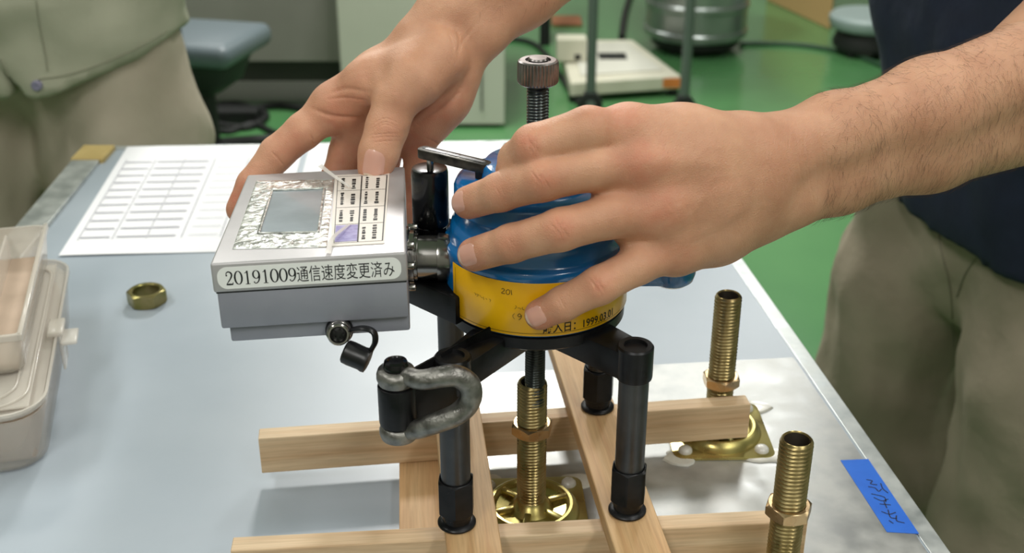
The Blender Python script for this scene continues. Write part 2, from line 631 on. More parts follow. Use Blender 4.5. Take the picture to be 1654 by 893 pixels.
# ------------------------------------------------------------------ smooth bodies: blended tapered limbs, meshed as one surface
class Vol:
    def __init__(self, lo, hi, res):
        self.lo = np.array(lo, float)
        self.res = res
        self.n = np.ceil((np.array(hi) - self.lo) / res).astype(int) + 1
        self.f = np.full(self.n, 0.06, dtype=np.float32)

    def sub(self, pts, pad):
        pts = np.array(pts)
        a = np.clip(np.floor((pts.min(0) - pad - self.lo) / self.res).astype(int), 0, self.n - 1)
        b = np.clip(np.ceil((pts.max(0) + pad - self.lo) / self.res).astype(int) + 1, 1, self.n)
        sl = tuple(slice(a[i], b[i]) for i in range(3))
        ax = [self.lo[i] + self.res * np.arange(a[i], b[i]) for i in range(3)]
        return sl, ax

    def cap(self, A, B, ra, rb, k=0.004, flat=None, target=None):
        """tapered limb from A to B; flat = (axis, factor) squashes its section along the axis"""
        A = np.array(A, float)
        B = np.array(B, float)
        if np.linalg.norm(B - A) < 1e-6:
            B = A + 1e-5
        f = self.f if target is None else target
        pad = max(ra, rb) + k + 4 * self.res
        if min(B.min(), A.min()) is None:
            return
        sl, ax = self.sub([A, B], pad)
        if any(s.stop <= s.start for s in sl):
            return
        X = ax[0][:, None, None] - A[0]
        Yy = ax[1][None, :, None] - A[1]
        Zz = ax[2][None, None, :] - A[2]
        d = B - A
        L2 = d @ d
        t = np.clip((X * d[0] + Yy * d[1] + Zz * d[2]) / L2, 0, 1)
        qx = X - t * d[0]
        qy = Yy - t * d[1]
        qz = Zz - t * d[2]
        sc = 1.0
        if flat is not None:
            n = np.array(flat[0], float)
            n = n / np.linalg.norm(n)
            s = flat[1]
            q = (qx * n[0] + qy * n[1] + qz * n[2]) * (1 / s - 1)
            qx = qx + q * n[0]
            qy = qy + q * n[1]
            qz = qz + q * n[2]
            sc = 0.5 + 0.5 * s
        g = ((np.sqrt(qx * qx + qy * qy + qz * qz) - (ra + (rb - ra) * t)) * sc).astype(np.float32)
        o = f[sl]
        h = np.maximum(k - np.abs(o - g), 0) / k
        f[sl] = np.minimum(o, g) - h * h * k * 0.25

    def chain(self, P, R, k=0.004, flat=None, target=None):
        for i in range(len(P) - 1):
            self.cap(P[i], P[i + 1], R[i], R[i + 1], k, flat, target)

    def new(self):
        return np.full(self.n, 0.06, dtype=np.float32)

    def merge(self, g, k):
        o = self.f
        h = np.maximum(k - np.abs(o - g), 0) / k
        self.f = np.minimum(o, g) - h * h * k * 0.25

    def dent(self, P, r, amp, stretch=None):
        """a soft hollow (amp > 0) or swelling (amp < 0)"""
        P = np.array(P, float)
        sl, ax = self.sub([P], r * 2.6)
        if any(s.stop <= s.start for s in sl):
            return
        X = ax[0][:, None, None] - P[0]
        Yy = ax[1][None, :, None] - P[1]
        Zz = ax[2][None, None, :] - P[2]
        self.f[sl] += (amp * np.exp(-(X * X + Yy * Yy + Zz * Zz) / (r * r))).astype(np.float32)

    def crease(self, A, B, w, amp, target=None):
        """a groove along a line; narrow ones are pressed in after meshing"""
        if w < 0.0021:
            self.lines = getattr(self, 'lines', [])
            self.lines.append((np.array(A, float), np.array(B, float), w, amp))
            return
        f = self.f
        A = np.array(A, float)
        B = np.array(B, float)
        sl, ax = self.sub([A, B], w * 3)
        if any(s.stop <= s.start for s in sl):
            return
        X = ax[0][:, None, None] - A[0]
        Yy = ax[1][None, :, None] - A[1]
        Zz = ax[2][None, None, :] - A[2]
        d = B - A
        t = np.clip((X * d[0] + Yy * d[1] + Zz * d[2]) / (d @ d), 0, 1)
        q = (X - t * d[0]) ** 2 + (Yy - t * d[1]) ** 2 + (Zz - t * d[2]) ** 2
        f[sl] += (amp * np.exp(-q / (w * w))).astype(np.float32)

    def cut(self, P, nrm, k=0.002):
        """keep the side the normal points away from"""
        nrm = np.array(nrm, float)
        nrm /= np.linalg.norm(nrm)
        ax = [self.lo[i] + self.res * np.arange(self.n[i]) - P[i] for i in range(3)]
        g = ax[0][:, None, None] * nrm[0] + ax[1][None, :, None] * nrm[1] + ax[2][None, None, :] * nrm[2]
        self.f = np.maximum(self.f, g.astype(np.float32))

    def mesh(self):
        f = self.f
        ins = f < 0
        ins[0], ins[-1] = False, False
        ins[:, 0], ins[:, -1] = False, False
        ins[:, :, 0], ins[:, :, -1] = False, False
        f = np.where((f < 0) & ~ins, 1e-4, f)
        a = ins.astype(np.int8)
        cs = sum(a[i:a.shape[0] - 1 + i, j:a.shape[1] - 1 + j, k:a.shape[2] - 1 + k] for i in (0, 1) for j in (0, 1) for k in (0, 1))
        act = (cs > 0) & (cs < 8)
        I = np.argwhere(act)
        idx = np.full(act.shape, -1, dtype=np.int64)
        idx[act] = np.arange(len(I))
        S = np.zeros((len(I), 3))
        N = np.zeros(len(I))
        corners = [(i, j, k) for i in (0, 1) for j in (0, 1) for k in (0, 1)]
        for c in corners:
            for d in range(3):
                if c[d]:
                    continue
                e = list(c)
                e[d] = 1
                fa = f[I[:, 0] + c[0], I[:, 1] + c[1], I[:, 2] + c[2]]
                fb = f[I[:, 0] + e[0], I[:, 1] + e[1], I[:, 2] + e[2]]
                m = (fa < 0) != (fb < 0)
                t = np.where(m, fa / np.where(m, fa - fb, 1), 0)
                p = np.array(c, float)[None, :].repeat(len(I), 0)
                p[:, d] += t
                S[m] += p[m]
                N[m] += 1
        V = self.lo + (I + S / np.maximum(N, 1)[:, None]) * self.res
        Fs = []
        for d in range(3):
            u, v = (d + 1) % 3, (d + 2) % 3
            A = np.take(ins, range(0, ins.shape[d] - 1), d)
            B = np.take(ins, range(1, ins.shape[d]), d)
            E = np.argwhere(A != B)
            sg = A[tuple(E.T)]
            ok = (E[:, u] > 0) & (E[:, v] > 0)
            E, sg = E[ok], sg[ok]

            def at(du, dv):
                q = E.copy()
                q[:, u] += du
                q[:, v] += dv
                return idx[tuple(q.T)]
            Q = np.stack([at(-1, -1), at(0, -1), at(0, 0), at(-1, 0)], 1)
            Q[~sg] = Q[~sg][:, ::-1]
            Fs.append(Q)
        Fq = np.concatenate(Fs)
        # two light smoothing passes
        for _ in range(2):
            acc = np.zeros_like(V)
            cnt = np.zeros(len(V))
            for a_, b_ in ((0, 1), (1, 2), (2, 3), (3, 0)):
                np.add.at(acc, Fq[:, a_], V[Fq[:, b_]])
                np.add.at(acc, Fq[:, b_], V[Fq[:, a_]])
                np.add.at(cnt, Fq[:, a_], 1)
                np.add.at(cnt, Fq[:, b_], 1)
            V = V * 0.5 + 0.5 * acc / np.maximum(cnt, 1)[:, None]
        return V, Fq


def press_lines(V, Fq, lines, marks=(), reach=0.0032):
    """refine the mesh round the skin creases and press them in; returns new verts and faces (a list)"""
    near = np.zeros(len(V), bool)
    bv = BVHTree.FromPolygons([tuple(p) for p in V], [tuple(f) for f in Fq])
    lines = list(lines)
    eye = Vector((0, 0, CAMH))
    for (pl_, w_, am) in marks:
        cp_ = catmull(pl_, 4) if len(pl_) > 2 else pl_
        pr_ = None
        for i_, (a_, b_) in enumerate(cp_):
            tp_ = max(0.05, math.sin(PI * (i_ - .5) / (len(cp_) - 1))) ** .6
            h_ = bv.ray_cast(eye, ray(a_, b_).normalized())[0]
            if h_ is not None and pr_ is not None and (h_ - pr_).length < 0.02:
                lines.append((np.array(pr_), np.array(h_), w_, am, tp_))
            pr_ = h_

    def dist(P, A, B):
        d = B - A
        t = np.clip(((P - A) @ d) / (d @ d), 0, 1)
        return np.linalg.norm(P - (A + t[:, None] * d), axis=1)
    groups = {}
    lines = [l if len(l) == 5 else l + (1.0,) for l in lines]
    for (A, B, w, am, tp_) in lines:
        if w < 0.0021 and np.linalg.norm(B - A) > 1e-6:
            near |= dist(V, A, B) < reach
    me = bpy.data.meshes.new('tmp')
    me.from_pydata([tuple(p) for p in V], [], [tuple(f) for f in Fq])
    bm = bmesh.new()
    bm.from_mesh(me)
    bpy.data.meshes.remove(me)
    bm.verts.ensure_lookup_table()
    es = [e for e in bm.edges if near[e.verts[0].index] and near[e.verts[1].index]]
    bmesh.ops.subdivide_edges(bm, edges=es, cuts=3, use_grid_fill=True, smooth=0.0)
    bm.normal_update()
    bm.verts.index_update()
    P = np.array([v.co[:] for v in bm.verts])
    Nn = np.array([v.normal[:] for v in bm.verts])
    disp = np.zeros(len(P))
    wob = 1 + 0.35 * np.sin(P[:, 0] * 2100 + P[:, 2] * 1700)
    # pieces of one line count once: take the strongest
    key = {}
    for (A, B, w, am, tp_) in lines:
        if np.linalg.norm(B - A) < 1e-6:
            continue
        box = np.all((P > np.minimum(A, B) - 3 * w) & (P < np.maximum(A, B) + 3 * w), axis=1)
        ix = np.nonzero(box)[0]
        if len(ix) == 0:
            continue
        g = tp_ * np.exp(-(dist(P[ix], A, B) / w) ** 2)
        k_ = (round(w, 6), round(am, 6))
        if k_ not in key:
            key[k_] = np.zeros(len(P))
        key[k_][ix] = np.maximum(key[k_][ix], g)
    for (w, am), g in key.items():
        disp -= am * (wob if w < .001 else 1) * g
    P = P + Nn * disp[:, None]
    fs = [tuple(v.index for v in f.verts) for f in bm.faces]
    bm.free()
    return P, fs


def body_obj(name, V, Fq, m, parent, origin, flush=None, folds=None):
    if not isinstance(Fq, np.ndarray):
        me = bpy.data.meshes.new(name)
        Vo = V - np.array(origin)
        me.from_pydata([tuple(p) for p in Vo], [], Fq)
        me.polygons.foreach_set('use_smooth', [True] * len(me.polygons))
        a = np.zeros(len(V))
        for (P, r, s) in (flush or []):
            q = ((V - np.array(P)) ** 2).sum(1)
            a = np.maximum(a, s * np.exp(-q / (r * r)))
        at = me.attributes.new('flush', 'FLOAT', 'POINT')
        at.data.foreach_set('value', a)
        me.materials.append(m)
        o = bpy.data.objects.new(name, me)
        COL.objects.link(o)
        if parent is not None:
            o.parent = parent
        return o
    me = bpy.data.meshes.new(name)
    V = V - np.array(origin)
    me.vertices.add(len(V))
    me.vertices.foreach_set('co', V.ravel())
    me.loops.add(Fq.size)
    me.loops.foreach_set('vertex_index', Fq.ravel().astype(np.int32))
    me.polygons.add(len(Fq))
    me.polygons.foreach_set('loop_start', np.arange(0, Fq.size, 4, dtype=np.int32))
    me.polygons.foreach_set('use_smooth', np.ones(len(Fq), bool))
    me.update(calc_edges=True)
    me.validate()
    if folds:
        nr = np.zeros(len(V) * 3)
        me.vertices.foreach_get('normal', nr)
        nr = nr.reshape(-1, 3)
        W = V + np.array(origin)
        d = np.array([folds(Vector(p)) for p in W])
        me.vertices.foreach_set('co', (V + nr * d[:, None]).ravel())
        me.update()
    if flush is not None:
        W = V + np.array(origin)
        a = np.zeros(len(V))
        for (P, r, s) in flush:
            q = ((W - np.array(P)) ** 2).sum(1)
            a = np.maximum(a, s * np.exp(-q / (r * r)))
        at = me.attributes.new('flush', 'FLOAT', 'POINT')
        at.data.foreach_set('value', a)
    me.materials.append(m)
    o = bpy.data.objects.new(name, me)
    COL.objects.link(o)
    if parent is not None:
        o.parent = parent
    else:
        o.location = origin
    return o


# ================================================================== THE ROOM
def struct(name, mb, m, **k):
    o = obj(name, mb, m, **k)
    o['kind'] = 'structure'
    return o


struct('floor', MB().box(-4, 4.2, -2.0, 7.2, FLOOR - 0.05, FLOOR), M_GREEN, smooth=False)
struct('ceiling', MB().box(-4, 4.2, -2.0, 7.2, 2.0, 2.05), M_CEIL, smooth=False)
struct('wall_back', MB().box(-4, 4.2, 7.2, 7.3, FLOOR, 2.0), M_WALL, smooth=False)
struct('wall_front', MB().box(-4, 4.2, -2.1, -2.0, FLOOR, 2.0), M_WALL, smooth=False)
struct('wall_left', MB().box(-4.1, -4, -2.0, 7.2, FLOOR, 2.0), M_WALL, smooth=False)
struct('wall_right', MB().box(4.2, 4.3, -2.0, 7.2, FLOOR, 2.0), M_WALL, smooth=False)

# ================================================================== THE BENCH
TABD = Vector((-math.sin(math.radians(7.1)), math.cos(math.radians(7.1)), 0))     # the bench's long direction
re0, re1 = atz(1200, 420), atz(1535, 893)
rdir = (re0 - re1).normalized()
far_r = atz(1065, 228)
far_r = re0 + rdir * ((1.285 - re0.y) / rdir.y)
near_r = re1 + rdir * ((0.25 - re1.y) / rdir.y)
far_l = Vector((-0.478, 1.256, 0))
ld_ = (Vector((-0.471, 1.213, 0)) - Vector((-0.465, 1.055, 0))).normalized()
near_l = far_l + ld_ * ((0.25 - far_l.y) / ld_.y)
bench = thing('workbench', 'workbench with a blue-grey top and bright metal edges, carrying the test rig', 'table', (-0.1, 0.75, FLOOR))
BO = bench.location.copy()


def inset(p, d):
    return (p[0] + d[0], p[1] + d[1])


tw = 0.011
top = MB().prism([(near_l.x + tw, near_l.y), (near_r.x - tw, near_r.y), (far_r.x - tw, far_r.y - 0.004), (far_l.x + tw, far_l.y)], -0.03, 0.0)
obj('bench_top', top, M_MAT, bench, BO, smooth=False)
# right edge strip: bevelled aluminium angle
e = MB()
nr = Vector((rdir.y, -rdir.x, 0))
for (a, b, z0, z1) in ((-0.012, 0.0, -0.03, 0.0006),):
    q = [near_r + nr * a, near_r + nr * b, far_r + nr * b, far_r + nr * a]
    e.prism([(p.x, p.y) for p in q], z0, z1, bev=0.0006)
obj('edge_trim', e, M_ALU, bench, BO, smooth=False)
e = MB()
q = [far_l + Vector((-0.0, 0, 0)), far_r, far_r + Vector((0, 0.01, 0)), far_l + Vector((0, 0.01, 0))]
e.prism([(p.x, p.y) for p in q], -0.03, 0.0005)
obj('edge_trim', e, M_ALU, bench, BO, smooth=False)
e = MB()
q = [near_l + Vector((0, 0, 0)), near_l + Vector((0.026, 0, 0)), far_l + Vector((0.03, -0.042, 0)), far_l + Vector((0.0, -0.042, 0))]
e.prism([(p.x, p.y) for p in q], -0.03, 0.004, bev=0.0008)
obj('edge_trim', e, M_ALU, bench, BO, smooth=False)
e = MB()
q = [far_l + Vector((-0.001, -0.043, 0)), far_l + Vector((0.034, -0.043, 0)), far_l + Vector((0.034, 0.002, 0)), far_l + Vector((-0.001, 0.002, 0))]
e.prism([(p.x, p.y) for p in q], -0.03, 0.0055, bev=0.0008)
o = obj('corner_tape', e, M_CARD, bench, BO, smooth=False)
o['label'] = 'tan tape over the bench corner'
for (x, y) in ((near_l.x + 0.05, 0.3), (near_r.x - 0.06, 0.3), (far_l.x + 0.05, 1.2), (far_r.x - 0.06, 1.2)):
    obj('leg', MB().box(x - 0.02, x + 0.02, y - 0.02, y + 0.02, FLOOR, -0.03, 0.002), M_POST, bench, BO, smooth=False)

# bright galvanised sheet lying on the right part of the bench
s0, s1 = Vector((-0.052, 0.759, 0)), Vector((0.2145, 0.787, 0))
sl_ = near_r + nr * -0.0125
sp = [(-0.0, 0.25), (sl_.x, sl_.y), (s1.x, s1.y), (s0.x, s0.y)]
tag(obj('steel_sheet', MB().prism(sp, 0.0002, 0.0012), M_STEEL, origin=(0.08, 0.5, 0.0), smooth=False),
    'bright bare galvanised steel sheet under the anchors and wooden strips', 'sheet')

# ------------------------------------------------------------------ papers
def paper(name, label, corners, z, grid, group=None):
    P = [Vector(c) for c in corners]     # near-left, near-right, far-right, far-left
    nx, ny = 14, 14
    vs, fs = [], []
    for j in range(ny + 1):
        for i in range(nx + 1):
            u, v = i / nx, j / ny
            p = (P[0] * (1 - u) + P[1] * u) * (1 - v) + (P[3] * (1 - u) + P[2] * u) * v
            vs.append((p.x, p.y, z + 0.0006 * math.sin(u * 5 + 1) * math.sin(v * 3 + 2) ** 2 + 0.0006))
    for j in range(ny):
        for i in range(nx):
            a = j * (nx + 1) + i
            fs.append((a, a + 1, a + nx + 2, a + nx + 1))
    mb = MB()
    mb.add(vs, fs)
    mb.mi = 1

    def S(u, v):
        p = (P[0] * (1 - u) + P[1] * u) * (1 - v) + (P[3] * (1 - u) + P[2] * u) * v
        return (p.x, p.y)
    if grid:
        for k in range(11):
            v = 0.13 + k * 0.069
            wd = 0.0022 if k % 1 == 0 else 0.001
            for seg in ((0.05, 0.19), (0.22, 0.36), (0.37, 0.50), (0.56, 0.70), (0.73, 0.90)):
                a = [S(seg[0] + (seg[1] - seg[0]) * t / 6, v) for t in range(7)]
                mb.ribbon(a, wd if seg[0] < 0.5 else 0.0009, z + 0.0016)
        for u in (0.045, 0.205, 0.365, 0.53, 0.715, 0.91):
            a = [S(u, 0.11 + 0.74 * t / 8) for t in range(9)]
            mb.ribbon(a, 0.0007, z + 0.00165)
    o = obj(name, mb, [M_PAPER, M_PLINE], origin=(sum(p.x for p in P) / 4, sum(p.y for p in P) / 4, 0), smooth=False)
    return tag(o, label, 'paper', group)


paper('paper_sheet', 'white sheet printed with a ruled table, left of the grey display box',
      [(-0.409, 0.971, 0), (-0.215, 0.985, 0), (-0.235, 1.275, 0), (-0.432, 1.262, 0)], 0.0006, True)
paper('paper_sheet', 'plain white sheet behind the hand and the blue cylinder',
      [(-0.211, 0.992, 0), (-0.015, 0.998, 0), (-0.010, 1.281, 0), (-0.228, 1.275, 0)], 0.0004, False)

# ------------------------------------------------------------------ loose nut on the bench
npos = atz(237, 478, 0.006)
nb = MB().nut(0.0285, 0.0120, 0.0108, rot=0.1)
ln = obj('hex_nut', nb, M_OLIVE, angle=25)
ln.location = (npos.x, npos.y, 0.0)
tag(ln, 'loose greenish-gold hexagon nut lying alone on the bare bench', 'nut')

# ------------------------------------------------------------------ wooden strips
def strip(label, a, b, width, z0, z1, side, m, group='wooden strips of the spacer frame'):
    """a, b: the two ends of one top edge; the strip lies to the side given (+1 left of a->b)"""
    a, b = Vector((a[0], a[1], 0)), Vector((b[0], b[1], 0))
    L = (b - a).length
    d = (b - a).normalized()
    mb = MB()
    y0, y1 = (0, width) if side > 0 else (-width, 0)
    mb.box(0, L, y0, y1, 0, z1 - z0, 0.0005, seg=1)
    o = obj('wooden_strip', mb, m, smooth=False)
    o.location = (a.x, a.y, z0)
    o.rotation_euler = (0, 0, math.atan2(d.y, d.x))
    return tag(o, label, 'wood strip', group)


strip('pale wooden strip laid on edge crossing furthest back, its left end sawn square', (-0.1587, 0.6230), (0.1568, 0.6637), 0.0122, 0.010, 0.036, 1, M_WOOD)
strip('pale wooden strip on edge along the front, beneath both upper strips', (-0.1528, 0.5142), (0.1665, 0.5403), 0.0122, 0.010, 0.036, 1, M_WOOD)


def along(p, q, y):
    t = (y - p[1]) / (q[1] - p[1])
    return (p[0] + (q[0] - p[0]) * t, y)


pa, pb = (-0.0231, 0.66739), (-0.0049, 0.4990)
strip('flat wooden strip on top, left of the central stud, carrying the front left leg', along(pa, pb, 0.44), along(pa, pb, 0.702), 0.029, 0.0362, 0.047, 1, M_WOOD2)
pa, pb = (0.02816, 0.71259), (0.0548, 0.4990)
strip('flat wooden strip on top, right of the central stud, carrying two legs', along(pa, pb, 0.44), along(pa, pb, 0.745), 0.029, 0.0362, 0.047, -1, M_WOOD2)
pa, pb = (-0.0724, 0.63294), (-0.0665, 0.5646)
strip('short flat wooden strip lying on the bench under the two crossing strips at left', along(pa, pb, 0.505), along(pa, pb, 0.640), 0.036, 0.0, 0.0098, -1, M_WOOD2)

# ------------------------------------------------------------------ anchors: plate, dome, stud and nut
def make_anchor():
    t = thing('anchor_base', '', 'anchor', (0, 0, 0), 'plated anchors standing on the steel sheet')
    p = MB()
    hw = 0.034
    c = 0.007
    poly = []
    for (sx, sy) in ((1, -1), (1, 1), (-1, 1), (-1, -1)):
        cx, cy = sx * (hw - c), sy * (hw - c)
        a0 = math.atan2(sy, sx) - PI / 4
        for k in range(5):
            a = a0 + k * PI / 8
            poly.append((cx + c * math.cos(a), cy + c * math.sin(a)))
    p.prism(poly, 0.0013, 0.0032, bev=0.0004)
    obj('base_plate', p, M_GOLD, t, angle=30)
    # pressed dome: raised ring, hollow, hub cone and six ribs
    d = MB()
    d.lathe([(0.0300, 0.0030), (0.0292, 0.0052), (0.0275, 0.0080), (0.0255, 0.0094), (0.0238, 0.0094), (0.0225, 0.0084), (0.0215, 0.0062), (0.0140, 0.0055), (0.0125, 0.0075), (0.0105, 0.0110), (0.0085, 0.0125), (0.006, 0.0125)], 48, close=False)
    for k in range(6):
        a = k * PI / 3 + 0.3
        M = Matrix.Rotation(a, 4, 'Z')
        d.box(0.0105, 0.0245, -0.0022, 0.0022, 0.005, 0.0090, 0.001, M)
    obj('pressed_dome', d, M_GOLD, t, angle=35)
    s = MB()
    s.thread(0.0090, 0.0010, 0.0023, 0.006, 0.102, bore=0.0066, cham=0.0014)
    obj('threaded_stud', s, [M_BRASS, M_BORESHADE], t, angle=60)
    for (sx, sy) in ((1, -1), (1, 1), (-1, 1), (-1, -1)):
        r = MB().lathe([(0.0048, 0.0032), (0.0046, 0.0048), (0.0034, 0.0062), (0.0015, 0.0068)], 16)
        for i, v in enumerate(r.v):
            r.v[i] = (v[0] + sx * 0.0255, v[1] + sy * 0.0255, v[2])
        obj('rivet', r, M_ZINC, t)
    g = MB()
    rnd = random.Random(4)
    for (sx, sy) in ((1, -1), (1, 1), (-1, 1), (-1, -1)):
        n = 18
        ring = []
        for k in range(n):
            a = 2 * PI * k / n
            rr = 0.0125 * (1 + 0.22 * math.sin(2 * a + sx) + 0.12 * rnd.uniform(-1, 1))
            ring.append((sx * 0.0285 + rr * math.cos(a) * 1.1, sy * 0.0295 + rr * math.sin(a) * 0.75))
        cx, cy = sx * 0.0285, sy * 0.0295
        vs = [(x, y, 0.0013) for x, y in ring] + [(cx + (x - cx) * .92, cy + (y - cy) * .92, 0.0026) for x, y in ring] + [(cx + (x - cx) * .6, cy + (y - cy) * .6, 0.0030) for x, y in ring]
        fs = []
        for j in range(2):
            for k in range(n):
                q = (k + 1) % n
                fs.append((j * n + k, j * n + q, (j + 1) * n + q, (j + 1) * n + k))
        fs.append(tuple(2 * n + k for k in range(n)))
        g.add(vs, fs)
    gl = obj('glue_blobs', g, M_GLUE, t)
    gl['kind'] = 'stuff'
    nt = MB().nut(0.0222, 0.0072, 0.0082)
    nn = obj('hex_nut', nt, M_NUTZ, t, angle=25)
    return t, nn


anchor0, _ = make_anchor()
specs = [('gold plated anchor in the middle, its stud joined to the black rod', Vector((0.0118, 0.5945, 0)), 0.060, 0.05, 0.30, 0.930),
         ('gold plated anchor with an open stud behind the back strip at right', atz(1157, 700), 0.0395, 0.02, 0.55, 1.04),
         ('gold plated anchor with an open stud nearest the blue tape', Vector((0.1476, 0.516, 0)), 0.0595, -0.04, 0.15, 1.05)]
for i, (lab, loc, nz_, rz, nr_, hs) in enumerate(specs):
    a = anchor0 if i == 0 else copy_tree(anchor0)
    a.location = (loc.x, loc.y, 0)
    a.rotation_euler = (0, 0, rz)
    a['label'] = lab
    for ch in a.children:
        if ch.name.startswith('hex_nut'):
            ch.location.z = nz_
            ch.rotation_euler = (0, 0, nr_)
        if ch.name.startswith('threaded_stud'):
            ch.scale = (1, 1, hs)

# ------------------------------------------------------------------ blue tape with handwriting
tp = [atz(1357, 746), atz(1402, 744), atz(1484, 865), atz(1432, 862)]
mb = MB()
q = [(p.x, p.y) for p in (tp[0], tp[1], tp[2], tp[3])]
mb.prism(q, 0.00125, 0.00145)
mb.mi = 1
u_ = (tp[3] - tp[0]).normalized()
v_ = (tp[1] - tp[0]).normalized()


def TP(s, t_):
    p = tp[0] + (tp[3] - tp[0]) * s + (tp[1] - tp[0]) * t_
    return (p.x, p.y)


for st in ([(0.30, 0.45), (0.32, 0.62), (0.36, 0.50), (0.38, 0.70)], [(0.40, 0.35), (0.42, 0.55), (0.47, 0.60), (0.44, 0.75)], [(0.36, 0.85), (0.44, 0.80), (0.50, 0.88)],
           [(0.50, 0.30), (0.55, 0.65), (0.62, 0.60)], [(0.55, 0.30), (0.60, 0.50), (0.58, 0.75)], [(0.64, 0.35), (0.66, 0.70)], [(0.61, 0.55), (0.70, 0.50)],
           [(0.74, 0.25), (0.78, 0.45), (0.76, 0.70)], [(0.72, 0.50), (0.82, 0.42), (0.84, 0.60)], [(0.80, 0.65), (0.87, 0.55), (0.90, 0.75)], [(0.86, 0.30), (0.90, 0.38)]):
    pts = catmull([TP(*s) for s in st], 4) if len(st) > 2 else [TP(*s) for s in st]
    mb.ribbon(pts, 0.0007, 0.0016)
tag(obj('masking_tape', mb, [M_TAPE, M_INK], origin=(q[0][0], q[0][1], 0.0012), smooth=False),
    'strip of bright blue tape with black handwriting near the bench edge', 'tape')
#__PART2__

# ================================================================== THE PULL TESTER
AX, AY = 0.0133, 0.592                       # the tester's upright axis
TB = (AX, AY, 0.047)
tester = thing('pull_tester', 'blue round pull tester with yellow label on four black legs, held by both hands', 'tester', TB)
T = Matrix.Translation((AX, AY, 0))

# centre screw with knurled head
s = MB()
s.thread(0.0060, 0.00075, 0.00165, 0.082, 0.2752, n=24, M=T)
obj('threaded_rod', s, M_SCREW, tester, TB, angle=60)
k = MB()
n = 72
prof = [(0.0088, 0.2738), (0.0101, 0.2746), (0.0107, 0.2756), (0.0107, 0.2848), (0.0102, 0.2860), (0.0092, 0.2866), (0.0066, 0.2866), (0.0064, 0.2852), (0.0050, 0.2852), (0.0050, 0.2868), (0.0044, 0.2876)]
vs, fs = [], []
N2 = 144
for j, (r, z) in enumerate(prof):
    for i in range(N2):
        a = 2 * PI * i / N2
        rr = r
        if j in (2, 3):
            rr = r - (0.0006 if i % 4 < 2 else 0.0)
        vs.append((AX + rr * math.cos(a), AY + rr * math.sin(a), z))
for j in range(len(prof) - 1):
    for i in range(N2):
        q = (i + 1) % N2
        fs.append((j * N2 + i, j * N2 + q, (j + 1) * N2 + q, (j + 1) * N2 + i))
fs.append(tuple(range(N2))[::-1])
fs.append(tuple((len(prof) - 1) * N2 + i for i in range(N2)))
k.add(vs, fs)
obj('knurled_head', k, M_KNURL, tester, TB, angle=25)

# blue housing: wide lower drum, shoulder, narrower upper drum
h = MB()
h.lathe([(0.0480, 0.1515), (0.0500, 0.1530), (0.0505, 0.1560), (0.0505, 0.1600), (0.0502, 0.1606), (0.0502, 0.1845), (0.0505, 0.1855), (0.0506, 0.1870),
         (0.0502, 0.1885), (0.0495, 0.1892), (0.0480, 0.1900), (0.0474, 0.1915), (0.0470, 0.1950), (0.0462, 0.1985), (0.0450, 0.2000), (0.0446, 0.2012),
         (0.0446, 0.2085), (0.0451, 0.2092), (0.0451, 0.2105), (0.0446, 0.2112), (0.0444, 0.2190), (0.0430, 0.2216), (0.0400, 0.2230),
         (0.0300, 0.2232), (0.0290, 0.2300), (0.0275, 0.2318), (0.0120, 0.2320), (0.0115, 0.2320)], 72, T)
obj('housing', h, M_BLUE, tester, TB, angle=50)
# lever boss sticking out on the right, rounded end
h = MB()
M = Matrix.Translation((0.092, 0.617, 0.1605))
h.lathe([(0.004, -0.0135), (0.0095, -0.0125), (0.0128, -0.0095), (0.0140, -0.0050), (0.0142, 0.010), (0.0125, 0.014), (0.004, 0.0155)], 32, M)
h.box(0.052, 0.092, 0.605, 0.622, 0.150, 0.162, 0.003)
obj('side_boss', h, M_BLUE, tester, TB, angle=50)

# bottom plate and hub, four arms, legs
b = MB()
b.lathe([(0.040, 0.1430), (0.0470, 0.1432), (0.0494, 0.1450), (0.0496, 0.1512), (0.0470, 0.1518)], 64, T)
b.lathe([(0.016, 0.1330), (0.026, 0.1335), (0.028, 0.1360), (0.028, 0.1432)], 40, T)
obj('bottom_plate', b, M_BLK, tester, TB)
LEGS = [(-0.0301, 0.5242), (0.0638, 0.5352), (0.0543, 0.6424), (-0.0370, 0.6315)]


def arm_to(mb, x, y, z0, z1, wd0, wd1):
    a = Vector((AX, AY, 0))
    c = Vector((x, y, 0))
    d = (c - a).normalized()
    nn = Vector((-d.y, d.x, 0))
    st = a + d * 0.018
    pl = [st + nn * wd0, st - nn * wd0, c - nn * wd1, c + nn * wd1]
    mb.prism([(p.x, p.y) for p in pl], z0, z1, bev=0.0008)


